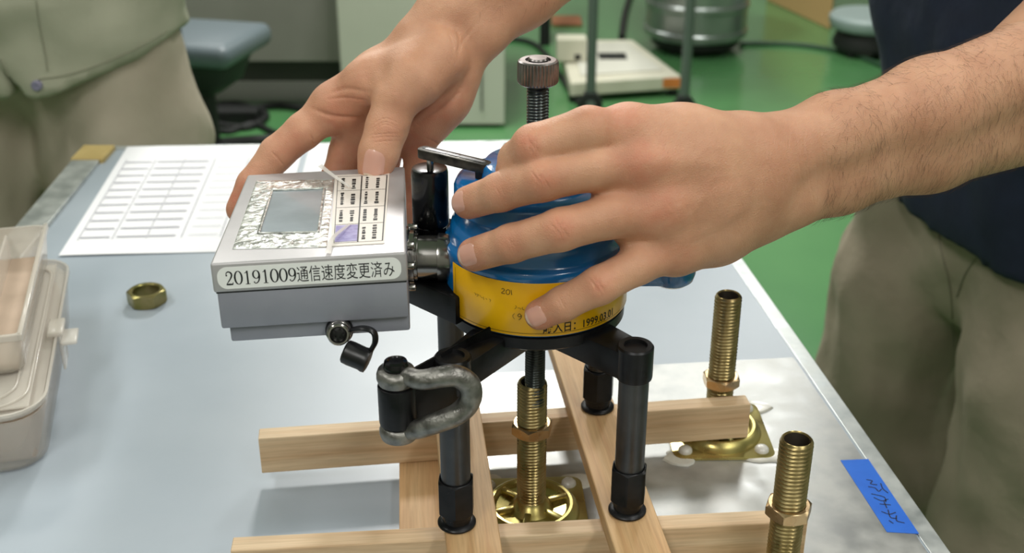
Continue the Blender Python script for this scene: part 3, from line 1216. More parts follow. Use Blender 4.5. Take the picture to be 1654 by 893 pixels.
for i, (x, y) in enumerate(LEGS):
    m = MB()
    arm_to(m, x, y, 0.1335, 0.1495, 0.0125, 0.0088)
    m.lathe([(0.0082, 0.1325), (0.0094, 0.1332), (0.0096, 0.1345), (0.0096, 0.1512), (0.0088, 0.1522), (0.0062, 0.1522), (0.0058, 0.1505), (0.002, 0.1505)], 32, Matrix.Translation((x, y, 0)))
    obj('arm', m, M_BLK, tester, TB, angle=35)
    if i == 3:
        m = MB()
        m.lathe([(0.0074, 0.150), (0.0074, 0.1780), (0.0068, 0.1790)], 28, Matrix.Translation((x, y, 0)))
        obj('upright_post', m, M_BLK, tester, TB)
    lg = MB()
    lg.lathe([(0.0070, 0.066), (0.0080, 0.0665), (0.0080, 0.1328)], 32, Matrix.Translation((x, y, 0)))
    L = obj('leg', lg, M_GUN, tester, TB)
    nt = MB()
    nt.nut(0.0182, 0.0215, 0.0078, M=Matrix.Translation((x, y, 0.0555)), rot=0.35 if i != 0 else 0.5)
    obj('hex_nut', nt, M_BLK, L, TB, angle=25).location = (0, 0, 0)
    fl = MB()
    fl.lathe([(0.006, 0.0472), (0.0098, 0.0472), (0.0105, 0.0478), (0.0105, 0.0486), (0.0098, 0.0494), (0.0078, 0.0500), (0.0076, 0.0525), (0.0086, 0.0532), (0.0086, 0.0560)], 32, Matrix.Translation((x, y, 0)))
    obj('foot', fl, M_BLK, L, TB)
# arm going on to the front-left boss with its sleeve (the shackle is pinned through it)
SHX, SHY = -0.0566, 0.5010
m = MB()
a0 = Vector((-0.0301, 0.5242, 0))
c0 = Vector((SHX, SHY, 0))
d0 = (c0 - a0).normalized()
n0 = Vector((-d0.y, d0.x, 0))
pl = [a0 + n0 * 0.0085, a0 - n0 * 0.0085, c0 - n0 * 0.0075 + d0 * 0.0, c0 + n0 * 0.0075]
m.prism([(p.x, p.y) for p in pl], 0.1292, 0.1478, bev=0.0008)
for sgn in (1,):
    m.lathe([(0.0082, 0.1268), (0.0094, 0.1275), (0.0096, 0.1290), (0.0096, 0.1482), (0.0094, 0.1490), (0.0082, 0.1496)], 32, Matrix.Translation((SHX, SHY, 0)))
# web plate rising from the sleeve to the hub
a1 = Vector((-0.012, 0.548, 0))
m.add([(c0.x, c0.y + 0.004, 0.1500), (c0.x, c0.y + 0.004, 0.1380), (a1.x, a1.y, 0.1340), (a1.x, a1.y, 0.1560),
       (c0.x + .003, c0.y + 0.010, 0.1500), (c0.x + .003, c0.y + 0.010, 0.1380), (a1.x + .006, a1.y + .004, 0.1340), (a1.x + .006, a1.y + .004, 0.1560)],
      [(0, 1, 2, 3), (7, 6, 5, 4), (0, 4, 5, 1), (3, 2, 6, 7), (0, 3, 7, 4), (1, 5, 6, 2)])
obj('lug_arm', m, M_BLK, tester, TB, angle=30)

# pump cylinder standing left of the housing, with the slotted link on top
m = MB()
PX, PY = -0.0450, 0.607
m.lathe([(0.0080, 0.160), (0.0088, 0.161), (0.0088, 0.1885), (0.0094, 0.1890), (0.0102, 0.1905), (0.0102, 0.2200), (0.0096, 0.2222), (0.0080, 0.2226), (0.003, 0.2226)], 40, Matrix.Translation((PX, PY, 0)))
obj('pump_cylinder', m, M_BLKGLOSS, tester, TB, angle=35)
m = MB()
m.lathe([(0.0019, 0.2220), (0.0019, 0.2330)], 14, Matrix.Translation((PX + 0.0005, PY, 0)))
obj('link_pin', m, M_CHROME, tester, TB)
m = MB()
m.lathe([(0.0036, 0.2180), (0.0036, 0.2300)], 14, Matrix.Translation((-0.0160, 0.590, 0)))
obj('link_pin', m, M_BLK, tester, TB)
# dark bracket under the coupling, running back to the upright post
m = MB()
m.prism([(-0.0575, 0.586), (-0.0300, 0.560), (-0.0250, 0.566), (-0.0360, 0.600), (-0.0560, 0.598)], 0.150, 0.166, bev=0.001)
obj('side_bracket', m, M_BLK, tester, TB, angle=30)
m = MB()
A_ = Vector((-0.0475, PY, 0.2315))
B_ = Vector((-0.0145, 0.589, 0.2300))
d = (B_ - A_)
Lk = d.length
ang = math.atan2(d.y, d.x)
MM = Matrix.Translation(A_) @ Matrix.Rotation(ang, 4, 'Z') @ Matrix.Rotation(math.asin(-d.z / Lk), 4, 'Y')
pl = []
for i in range(9):
    a = PI / 2 + PI * i / 8
    pl.append((0.0035 * math.cos(a), 0.0040 * math.sin(a)))
for i in range(9):
    a = -PI / 2 + PI * i / 8
    pl.append((Lk + 0.0035 * math.cos(a), 0.0040 * math.sin(a)))
m.prism(pl, -0.0030, 0.0022, MM, bev=0.0006)
lk = obj('link_bar', m, M_WORN, tester, TB, angle=30)
m = MB()
for (x0, x1) in ((0.002, Lk * 0.55), (Lk * 0.62, Lk - 0.001)):
    pl = []
    for i in range(7):
        a = PI / 2 + PI * i / 6
        pl.append((x0 + 0.0013 * math.cos(a), 0.0013 * math.sin(a)))
    for i in range(7):
        a = -PI / 2 + PI * i / 6
        pl.append((x1 + 0.0013 * math.cos(a), 0.0013 * math.sin(a)))
    m.prism(pl, 0.0021, 0.00245, MM)
for xx in (0.0, Lk):
    m.sphere((xx, 0, 0.0022), 0.0012, 10, MM, (1, 1, .4))
obj('slot_inlay', m, M_GUN, lk, TB, angle=30)

# yellow label wrapped round the drum
RL = 0.05045


def wrap(vs, off=0.0, zoff=0.0, a0=-PI / 2):
    return [(AX + (RL + off) * math.cos(a0 + x / RL), AY + (RL + off) * math.sin(a0 + x / RL), zoff + z) for (x, z, _) in vs]


m = MB()
x0, x1 = -0.0545, 0.0700
vs, fs = [], []
NN = 64
for i in range(NN + 1):
    x = x0 + (x1 - x0) * i / NN
    for (o_, z) in ((0, 0.1535), (0.0002, 0.1538), (0.0002, 0.1838), (0, 0.1841)):
        vs += wrap([(x, z, 0)], o_)
for i in range(NN):
    for j in range(3):
        a = i * 4 + j
        fs.append((a, a + 4, a + 5, a + 1))
m.add(vs, fs)
m.mi = 1


def wrap_geo(geo, x, z, off=0.0004, rot=0.0):
    V, Fc = geo
    c_, s_ = math.cos(rot), math.sin(rot)
    m.add(wrap([(x + p[0] * c_ - p[1] * s_, z + p[0] * s_ + p[1] * c_, 0) for p in V], off), Fc)


tg = text_geo('購入日：1999.03.01', 1.0, 0.012)
wrap_geo(([(p[0] * .0053, p[1] * .0062, 0) for p in tg[0]], tg[1]), 0.0026, 0.1560)
for seg in (((x0 + 0.003, 0.1552), (x1 - 0.003, 0.1552)), ((x0 + 0.003, 0.1552), (x0 + 0.003, 0.1822)), ((x1 - 0.003, 0.1552), (x1 - 0.003, 0.1822))):
    (ax_, az_), (bx_, bz_) = seg
    P_ = [(ax_ + (bx_ - ax_) * t / 30, az_ + (bz_ - az_) * t / 30) for t in range(31)]
    r_ = MB().ribbon(P_, 0.00022)
    m.add(wrap([(p[0], p[1], 0) for p in r_.v], 0.00035), r_.f)
m.mi = 2


def pen(strokes, x, z, sc, wd=0.0004):
    for st in strokes:
        P_ = catmull([(x + p[0] * sc, z + p[1] * sc) for p in st], 3) if len(st) > 2 else [(x + p[0] * sc, z + p[1] * sc) for p in st]
        r_ = MB().ribbon(P_, wd)
        m.add(wrap([(p[0], p[1], 0) for p in r_.v], 0.0004), r_.f)


TWO = [[(0, .8), (.3, 1), (.6, .75), (.3, .4), (0, 0), (.7, .02)]]
ZERO = [[(.3, 1), (0, .6), (.1, .1), (.4, 0), (.7, .4), (.6, .9), (.3, 1)]]
NINE = [[(.6, .7), (.3, 1), (.05, .7), (.3, .5), (.6, .75), (.5, .3), (.2, 0)]]
pen(TWO, -0.0190, 0.1772, 0.0028)
pen(ZERO, -0.0165, 0.1770, 0.0028)
pen([[(0, 1), (.1, 0)]], -0.0138, 0.1770, 0.0028)
pen(NINE, -0.0105, 0.1630, 0.0036)
pen([[(.3, 1), (0, .5), (.3, 0)]], -0.0130, 0.1632, 0.0034, 0.00025)
rr = random.Random(11)
for (bx, bz, cnt) in ((-0.036, 0.1715, 6), (-0.0125, 0.1690, 8)):
    for i in range(cnt):
        pen([[(rr.uniform(0, .4), rr.uniform(.5, 1)), (rr.uniform(.3, .8), rr.uniform(.3, .8)), (rr.uniform(0, .9), rr.uniform(0, .4))]], bx + i * 0.0019, bz - i * 0.0002, 0.0022, 0.00024)
obj('yellow_label', m, [M_YEL, M_INK, M_INKF], tester, TB, angle=50)

# ------------------------------------------------------------------ turned stub joining the display box to the housing
SZ = 0.1790
SY = 0.585
m = MB()
MX = Matrix.Translation((-0.0590, SY, SZ)) @ Matrix.Rotation(PI / 2, 4, 'Y')
m.lathe([(0.0160, -0.001), (0.0168, 0.0), (0.0168, 0.0030), (0.0160, 0.0036), (0.0148, 0.0038), (0.0148, 0.0062), (0.0128, 0.0064), (0.0128, 0.0080), (0.0118, 0.0083), (0.0118, 0.0188), (0.0130, 0.0190), (0.0132, 0.0215), (0.0120, 0.0260)], 48, MX)
obj('coupling', m, M_CHROME, tester, TB, angle=30)
for (yy, zz) in ((-0.012, 0.0125), (-0.012, -0.0125), (0.012, 0.0125), (-0.0155, 0.002)):
    m = MB()
    m.lathe([(0.0020, 0.002), (0.0020, 0.0068), (0.0016, 0.0074), (0.0008, 0.0074)], 12, Matrix.Translation((-0.0590, SY + yy, SZ + zz)) @ Matrix.Rotation(PI / 2, 4, 'Y'))
    obj('screw', m, M_CHROME, tester, TB)

# ------------------------------------------------------------------ the display box, tilted a little towards the viewer
q_ = [math.radians(5.2), math.radians(-4.8), math.radians(-1.3)]
Rz, Rx, Ry = Matrix.Rotation(q_[0], 4, 'Z'), Matrix.Rotation(q_[1], 4, 'X'), Matrix.Rotation(q_[2], 4, 'Y')
BM = Matrix.Translation((-0.0583, 0.600, 0.2036)) @ Rz @ Rx @ Ry
BMI = BM.inverted()
BW, BD, BH1, BH2 = 0.0941, 0.1545, 0.0153, 0.0194


def btop(px, py, z=0.0):             # a point of the lid's top plane, in the box's own axes
    o_ = BMI @ Vector((0, 0, CAMH))
    r_ = BMI.to_3x3() @ ray(px, py)
    return o_ + r_ * ((z - o_.z) / r_.z)


def bfront(px, py, y=-BD / 2):
    o_ = BMI @ Vector((0, 0, CAMH))
    r_ = BMI.to_3x3() @ ray(px, py)
    return o_ + r_ * ((y - o_.y) / r_.y)


m = MB()
m.box(-BW * 0.985, -0.0006, -BD / 2 + 0.0008, BD / 2 - 0.0008, -BH1 - BH2, -BH1 + 0.0002, 0.0012, BM)
m.box(-BW * 0.950, -0.0006, -BD / 2 + 0.0045, BD / 2 - 0.004, -BH1 - BH2 - 0.0088, -BH1 - BH2 + 0.0015, 0.0012, BM)
unit = obj('display_box', m, M_GREY, tester, TB, smooth=True, angle=40)
m = MB()
m.box(-BW, 0, -BD / 2, BD / 2, -BH1, 0, 0.0013, BM, seg=3)
obj('lid', m, M_GREYTOP, unit, TB, angle=40)
m = MB()
m.box(-BW * 0.988, -0.0008, -BD / 2 + 0.0009, BD / 2 - 0.0009, -BH1 - 0.0006, -BH1 + 0.0002, 0, BM)
obj('lid_seal', m, M_BLKP, unit, TB, smooth=False)

# sticker with the date and the words, on the front of the lid
FY = -BD / 2


def fr(u, v, off):                   # a point on the lid's front face: u to the right, v up
    return BM @ Vector((u, FY - off, v))


sx0, sx1 = bfront(351, 450).x, bfront(648, 430).x
sz0, sz1 = -0.0134, -0.0022
rc = (sz1 - sz0) * 0.42
pl = []
for (cx, cz, a0) in ((sx1 - rc, sz0 + rc, -PI / 2), (sx1 - rc, sz1 - rc, 0), (sx0 + rc, sz1 - rc, PI / 2), (sx0 + rc, sz0 + rc, PI)):
    for i in range(7):
        a = a0 + PI / 2 * i / 6
        pl.append((cx + rc * math.cos(a), cz + rc * math.sin(a)))
m = MB()
n = len(pl)
m.add([fr(p[0], p[1], 0.0002) for p in pl] + [fr(p[0], p[1], 0.0) for p in pl],
      [tuple(range(n))] + [(i, (i + 1) % n, n + (i + 1) % n, n + i) for i in range(n)])
m.mi = 1
# serif numerals drawn with broad and narrow strokes (unit height 1, width .62)
def ell(cx, cy, rx, ry, a0, a1, k=18):
    return [(cx + rx * math.cos(a0 + (a1 - a0) * i / k), cy + ry * math.sin(a0 + (a1 - a0) * i / k)) for i in range(k + 1)]


def numeral(ch):
    out = []
    if ch == '0':
        P_ = ell(.31, .5, .24, .46, 0, 2 * PI, 32)
        out.append((P_, [.045 + .075 * abs(math.cos(2 * PI * i / 32)) for i in range(33)]))
    if ch == '1':
        out.append(([(.32, .03), (.32, .96)], [.11, .10]))
        out.append(([(.16, .025), (.48, .025)], [.045, .045]))
        out.append(([(.14, .80), (.24, .84), (.32, .95)], [.04, .05, .08]))
    if ch == '9':
        P_ = ell(.30, .66, .21, .28, 0, 2 * PI, 28)
        out.append((P_, [.045 + .065 * abs(math.cos(2 * PI * i / 28)) for i in range(29)]))
        P2 = catmull([(.52, .66), (.51, .40), (.42, .16), (.26, .04), (.14, .08)], 5)
        out.append(([tuple(p) for p in P2], [.11 - .06 * i / (len(P2) - 1) for i in range(len(P2))]))
        out.append((ell(.14, .13, .025, .025, 0, 2 * PI, 10), .05))
    if ch == '2':
        P2 = catmull([(.10, .70), (.14, .88), (.30, .95), (.46, .84), (.48, .68), (.38, .46), (.20, .22), (.08, .06)], 5)
        wv = [.05 + .06 * math.sin(PI * min(1, max(0, (i / (len(P2) - 1) - .1) / .8))) for i in range(len(P2))]
        out.append(([tuple(p) for p in P2], wv))
        out.append(([(.07, .06), (.30, .06), (.50, .06), (.55, .20)], [.10, .12, .11, .03]))
        out.append((ell(.13, .70, .03, .03, 0, 2 * PI, 10), .06))
    return out


cx = sx0 + 0.0036
DH = 0.0073
DW = 0.0043
for ch in '20191009':
    for (P_, W_) in numeral(ch):
        ww = [x * DH for x in W_] if isinstance(W_, list) else W_ * DH
        r_ = MB().ribbon([(cx + p[0] * DH * .95, sz0 + 0.0019 + p[1] * DH) for p in P_], ww)
        m.add([fr(p[0], p[1], 0.0003) for p in r_.v], r_.f)
    cx += DW
TXW = sx1 - 0.0034 - cx
gv, gf = text_geo('通信速度変更済み', 1.0, 0.0)
gx0, gx1 = min(p[0] for p in gv), max(p[0] for p in gv)
gz0, gz1 = min(p[1] for p in gv), max(p[1] for p in gv)
m.add([fr(cx + (p[0] - gx0) / (gx1 - gx0) * TXW, sz0 + 0.0014 + (p[1] - gz0) / (gz1 - gz0) * 0.0083, 0.0003) for p in gv], gf)
obj('date_sticker', m, [M_STICK, M_INK], unit, TB, smooth=False)

# display window and its crumpled clear film
def bt(p, off):
    return BM @ Vector((p.x, p.y, off))


wc = [btop(418, 379), btop(514, 377), btop(524, 306), btop(440, 309.5)]
m = MB()
m.add([bt(p, 0.0004) for p in wc] + [bt(p, -0.0004) for p in wc], [(0, 1, 2, 3), (0, 4, 5, 1), (1, 5, 6, 2), (2, 6, 7, 3), (3, 7, 4, 0)])
obj('display_window', m, M_LCD, unit, TB, smooth=False)
fc = [btop(375, 403), btop(528, 400), btop(540, 290), btop(414, 292)]
m = MB()
G = 46
vs, fs = [], []
for j in range(G + 1):
    for i in range(G + 1):
        u, v = i / G, j / G
        p = (fc[0] * (1 - u) + fc[1] * u) * (1 - v) + (fc[3] * (1 - u) + fc[2] * u) * v
        q = Vector((p.x, p.y, 0)) * 260
        hgt = 0.0003 + 0.0007 * abs(noise.noise(q)) + 0.0005 * abs(noise.noise(q * 2.7))
        if i in (0, G) or j in (0, G):
            hgt = 0.0002
        vs.append(BM @ Vector((p.x, p.y, hgt)))


def inquad(p, Q, mg=0.0008):
    s_ = 0
    for i in range(4):
        a, b_ = Q[i], Q[(i + 1) % 4]
        e_ = (b_ - a)
        nn_ = Vector((-e_.y, e_.x)).normalized()
        if (Vector((p.x - a.x, p.y - a.y))).dot(nn_) < -mg:
            return False
    return True


for j in range(G):
    for i in range(G):
        u, v = (i + .5) / G, (j + .5) / G
        p = (fc[0] * (1 - u) + fc[1] * u) * (1 - v) + (fc[3] * (1 - u) + fc[2] * u) * v
        if inquad(p, wc):
            continue
        a = j * (G + 1) + i
        fs.append((a, a + 1, a + G + 2, a + G + 1))
m.add(vs, fs)
obj('crinkled_film', m, M_FILM, unit, TB, angle=28)
# window bezel: a raised clear rim
m = MB()
for i in range(4):
    a, b_ = wc[i], wc[(i + 1) % 4]
    m.tube([bt(a, 0.0007), bt(b_, 0.0007)], 0.0007, 8)
obj('window_rim', m, M_FILM, unit, TB)

# key sheet: two columns of four keys with small print, one key purple
kc = [btop(534, 399), btop(621, 394), btop(629, 281), btop(541, 284)]


def KP(u, v):
    return (kc[0] * (1 - u) + kc[1] * u) * (1 - v) + (kc[3] * (1 - u) + kc[2] * u) * v


def kline(mb, u0, v0, u1, v1, wd, off):
    a, b_ = KP(u0, v0), KP(u1, v1)
    r_ = MB().ribbon([(a.x, a.y), (b_.x, b_.y)], wd)
    mb.add([BM @ Vector((p[0], p[1], off)) for p in r_.v], r_.f)


m = MB()
m.add([bt(p, 0.0005) for p in kc] + [bt(p, 0.0) for p in kc], [(0, 1, 2, 3), (0, 4, 5, 1), (1, 5, 6, 2), (2, 6, 7, 3), (3, 7, 4, 0)])
m.mi = 1
for (a, b_, c_, d_, wd) in ((.06, .03, .96, .03, .0004), (.96, .03, .96, .97, .0006), (.06, .03, .06, .97, .0003), (.50, .03, .50, .97, .0007), (.06, .26, .96, .26, .0004), (.06, .49, .96, .49, .0004), (.06, .74, .96, .74, .0004), (.06, .97, .96, .97, .0004)):
    kline(m, a, b_, c_, d_, wd, 0.00065)
rk = random.Random(5)
for col_ in (0, 1):
    for row in range(4):
        if col_ == 0 and row == 0:
            continue
        u0 = .06 + .44 * col_
        v0 = .03 + .235 * row
        for t_, un, big in ((0, .10, 0), (1, .30, 1)):
            v = v0 + .03
            while v < v0 + .19:
                dv = rk.uniform(.012, .03)
                wv = rk.uniform(.05, .09) * (1.2 if big else 1)
                uu = u0 + un
                kline(m, uu, v, uu, v + dv, wv * 0.022, 0.0007)
                if rk.random() < .5:
                    kline(m, uu - .03, v + dv * .5, uu + .04, v + dv * .5, 0.0004, 0.0007)
                v += dv + rk.uniform(.006, .016)
obj('key_sheet', m, [M_KEY, M_INK], unit, TB, smooth=False)
m = MB()
cs_ = [KP(.075, .045), KP(.485, .045), KP(.485, .245), KP(.075, .245)]
m.add([bt(p, 0.0008) for p in cs_] + [bt(p, 0.0004) for p in cs_], [(0, 1, 2, 3), (0, 4, 5, 1), (1, 5, 6, 2), (2, 6, 7, 3), (3, 7, 4, 0)])
obj('purple_key', m, M_KEYP, unit, TB, smooth=False)
# loose curling ends of the film
for (pp, hh, wd) in (([(517, 268), (535, 282), (565, 303)], [0.008, 0.0045, 0.0012], 0.0030), ([(530, 410), (538, 385), (566, 362)], [0.0008, 0.0030, 0.0012], 0.0028)):
    m = MB()
    P_ = [btop(a[0], a[1], h_) for a, h_ in zip(pp, hh)]
    P_ = catmull([tuple(p) for p in P_], 6)
    vs, fs = [], []
    for i, p in enumerate(P_):
        t_ = np.array(P_[min(i + 1, len(P_) - 1)]) - np.array(P_[max(i - 1, 0)])
        nn = np.array([-t_[1], t_[0], 0])
        nn = nn / np.linalg.norm(nn) * wd * (1 - .7 * i / len(P_)) / 2
        for sg, dz in ((1, 0.0006), (-1, 0), (-1, 0.0002), (1, 0.0008)):
            vs.append(BM @ Vector(tuple(p + nn * sg + np.array([0, 0, dz]))))
    for i in range(len(P_) - 1):
        for k_ in range(4):
            a = i * 4
            fs.append((a + k_, a + (k_ + 1) % 4, a + 4 + (k_ + 1) % 4, a + 4 + k_))
    m.add(vs, fs)
    obj('film_strip', m, M_CLEAR, unit, TB, smooth=False)

# round socket under the body and its tethered cap
FB = -BD / 2 + 0.0008
so = bfront(548, 537, FB)
m = MB()
Ms = BM @ Matrix.Translation((so.x, FB + 0.004, so.z)) @ Matrix.Rotation(PI / 2 - math.radians(8), 4, 'X')
m.lathe([(0.0062, -0.002), (0.0062, 0.0055), (0.0060, 0.0062), (0.0056, 0.0066), (0.0056, 0.0100), (0.0050, 0.0106), (0.0043, 0.0106), (0.0042, 0.0080), (0.0012, 0.0078)], 32, Ms)
sock = obj('socket', m, [M_CHROME], unit, TB, angle=30)
m = MB()
m.lathe([(0.0041, 0.0079), (0.0041, 0.0086), (0.0036, 0.0090)], 24, Ms)
m.lathe([(0.0068, -0.001), (0.0070, 0.0028), (0.0064, 0.0036)], 24, Ms)
for i in range(5):
    a = 2 * PI * i / 5
    m.lathe([(0.0006, 0.008), (0.0006, 0.0102)], 8, Ms @ Matrix.Translation((0.0024 * math.cos(a), 0.0024 * math.sin(a), 0)))
obj('socket_insert', m, M_BLKP, unit, TB)
P0 = BM @ Vector((so.x + 0.004, FB - 0.001, so.z + 0.001))
yb = P0.y - 0.003
pts = [P0, aty(585, 530, yb - .002), aty(603, 536, yb - .004), aty(606, 552, yb - .005), aty(598, 568, yb - .004), aty(588, 592, yb - .003)]
m = MB()
m.tube(catmull([tuple(p) for p in pts], 6), 0.0013, 10, flat=1.7)
cc = aty(576, 575, yb - .004)
Mc = Matrix.Translation(cc) @ Matrix.Rotation(math.radians(12), 4, 'Y') @ Matrix.Rotation(math.radians(98), 4, 'Y') @ Matrix.Rotation(math.radians(12), 4, 'X')
m.lathe([(0.0052, -0.0066), (0.0060, -0.0058), (0.0062, -0.0030), (0.0060, 0.0030), (0.0064, 0.0045), (0.0062, 0.0062), (0.0045, 0.0066)], 28, Mc)
obj('socket_cap', m, M_BLKP, unit, TB, angle=35)
for (px, py) in ((341 + 9, 434), (659, 409)):
    pass

# ------------------------------------------------------------------ bow shackle with its pin
sh = thing('bow_shackle', 'worn grey metal shackle with black bolt pinned round the front left lug', 'shackle', (SHX, SHY, 0.117))
SO = tuple(sh.location)
sy = SHY - 0.0045
pts = [(SHX + 0.005, SHY - 0.0030, 0.1555), (SHX + 0.013, SHY - 0.009, 0.1570), (SHX + 0.023, SHY - 0.0100, 0.1592), (SHX + 0.0300, SHY - 0.0090, 0.1590), (SHX + 0.0355, SHY - 0.0080, 0.1545), (SHX + 0.0368, SHY - 0.008, 0.1485),
       (SHX + 0.0345, SHY - 0.0085, 0.1420), (SHX + 0.0280, SHY - 0.010, 0.1370), (SHX + 0.018, SHY - 0.0100, 0.1325), (SHX + 0.010, SHY - 0.007, 0.1275), (SHX + 0.004, SHY - 0.003, 0.1240)]
m = MB()
cp = catmull(pts, 7)
rad = []
for i in range(len(cp)):
    t_ = i / (len(cp) - 1)
    rad.append(0.0050 + 0.0006 * math.sin(PI * t_) - 0.0004 * (abs(t_ - .5) * 2) ** 2)
m.tube(cp, rad, 18)
for (zc, up_) in ((0.1540, 1), (0.1225, -1)):
    Mz = Matrix.Translation((SHX, SHY, zc))
    m.lathe([(0.0062, -0.0042), (0.0090, -0.0036), (0.0098, -0.0010), (0.0098, 0.0012), (0.0090, 0.0036), (0.0062, 0.0042)], 32, Mz)
obj('bow', m, M_GALV, sh, SO, angle=60)
m = MB()
m.lathe([(0.0058, 0.1560), (0.0062, 0.1580), (0.0062, 0.1605), (0.0056, 0.1622), (0.0040, 0.1628), (0.0034, 0.1622), (0.0010, 0.1620)], 28, Matrix.Translation((SHX, SHY, 0)))
obj('pin_head', m, M_BLKGLOSS, sh, SO)
m = MB()
m.lathe([(0.0030, 0.1170), (0.0046, 0.1172), (0.0054, 0.1188), (0.0054, 0.122)], 28, Matrix.Translation((SHX, SHY, 0)))
obj('pin_end', m, M_BLK, sh, SO)

# ================================================================== PLASTIC ORGANISER AT THE LEFT
case = thing('organiser_case', 'milky see-through plastic organiser box with side latch, standing lowest at left', 'box', (-0.37, 0.75, 0))
CO = tuple(case.location)
CD = Vector((-0.26, 1, 0)).normalized()        # the case's long direction
CR = Vector((CD.y, -CD.x, 0))
c0_ = Vector((-0.3035, 0.642, 0))              # front right bottom corner
MC = Matrix(((CR.x, CD.x, 0, c0_.x), (CR.y, CD.y, 0, c0_.y), (0, 0, 1, 0), (0, 0, 0, 1)))


def shell(mb, x0, x1, y0, y1, z0, z1, th, rc, M, draft=0.0, floor_=True, n=6):
    def ring(ins, z, dr=0.0):
        out = []
        r = max(0.0008, rc - ins)
        xa, xb, ya, yb_ = x0 + ins - dr, x1 - ins + dr, y0 + ins - dr, y1 - ins + dr
        for (cx, cy, a0) in ((xb - r, ya + r, -PI / 2), (xb - r, yb_ - r, 0), (xa + r, yb_ - r, PI / 2), (xa + r, ya + r, PI)):
            for i in range(n + 1):
                a = a0 + PI / 2 * i / n
                out.append((cx + r * math.cos(a), cy + r * math.sin(a), z))
        return out
    R_ = [ring(0.003, z0), ring(0, z0 + 0.003), ring(0, z1, draft), ring(th, z1, draft), ring(th, z0 + 0.003 + th), ring(th + 0.002, z0 + th)]
    N_ = len(R_[0])
    vs = [p for r in R_ for p in r]
    fs = []
    for j in range(len(R_) - 1):
        for i in range(N_):
            k = (i + 1) % N_
            fs.append((j * N_ + i, j * N_ + k, (j + 1) * N_ + k, (j + 1) * N_ + i))
    fs.append(tuple(range(N_))[::-1])
    fs.append(tuple((len(R_) - 1) * N_ + i for i in range(N_)))
    mb.add(vs, fs, M)


m = MB()
shell(m, -0.088, 0.0, 0.0, 0.228, 0.0005, 0.040, 0.0016, 0.022, MC, draft=0.004)
obj('base_tray', m, M_CASE, case, CO, angle=50)
m = MB()
shell(m, -0.094, 0.0065, -0.0065, 0.2345, 0.0415, 0.0475, 0.0018, 0.026, MC)
m.box(-0.084, -0.004, 0.004, 0.224, 0.0452, 0.0466, 0.0005, MC)
for dd in (0.0, 0.008):
    pl_ = []
    for (cx, cy, a0) in ((-0.026 - dd, 0.026 + dd, -PI / 2), (-0.026 - dd, 0.20, 0)):
        for i in range(7):
            a = a0 + PI / 2 * i / 6
            pl_.append((cx + 0.02 * math.cos(a), cy + 0.02 * math.sin(a), 0.0472))
    m.tube([(-0.07, 0.006 + dd, 0.0472)] + pl_, 0.0011, 8, MC)
obj('base_lid', m, M_CASE2, case, CO, angle=50)
m = MB()
m.box(0.0065, 0.0085, 0.095, 0.118, 0.020, 0.0490, 0.0008, MC)
m.box(0.0075, 0.0190, 0.092, 0.114, 0.0405, 0.0435, 0.0012, MC)
m.box(-0.0005, 0.0105, 0.0945, 0.1185, 0.047, 0.0505, 0.001, MC)
obj('latch', m, M_CASE2, case, CO, angle=50)
m = MB()
m.box(-0.083, -0.005, 0.006, 0.222, 0.004, 0.034, 0.004, MC)
cbe = obj('insert', m, M_BEIGE, case, CO, angle=50)
cbe['label'] = 'beige contents seen through the milky wall'

tray = thing('organiser_tray', 'open see-through plastic tray with dividers stacked on the larger organiser box', 'tray', (-0.38, 0.78, 0.0478))
TO = tuple(tray.location)
MT = MC @ Matrix.Translation((-0.010, 0.045, 0.048))
m = MB()
shell(m, -0.080, 0.0, 0.0, 0.185, 0.0, 0.030, 0.0018, 0.010, MT, draft=0.003)
obj('tray_shell', m, M_CASE2, tray, TO, angle=50)
for xx in (-0.028, -0.055):
    m = MB()
    m.box(xx - 0.0008, xx + 0.0008, 0.003, 0.182, 0.0022, 0.026, 0.0003, MT)
    obj('divider', m, M_CASE2, tray, TO, smooth=False)
m = MB()
m.box(-0.077, -0.004, 0.004, 0.181, 0.0022, 0.0060, 0.0003, MT)
obj('tray_liner', m, M_BEIGE, tray, TO, smooth=False)
m = MB()
m.box(-0.080, 0.003, -0.0035, 0.0, 0.026, 0.031, 0.0008, MT)
m.box(0.0, 0.0035, -0.0035, 0.188, 0.026, 0.031, 0.0008, MT)
obj('tray_rim', m, M_CASE2, tray, TO, angle=50)
#__PART3__

# ================================================================== THE OPERATOR (one person, both arms)
person = thing('person', 'person at right in navy top and khaki trousers, gripping the tester with both hands', 'person', (0.52, 1.24, FLOOR))
PO = tuple(person.location)


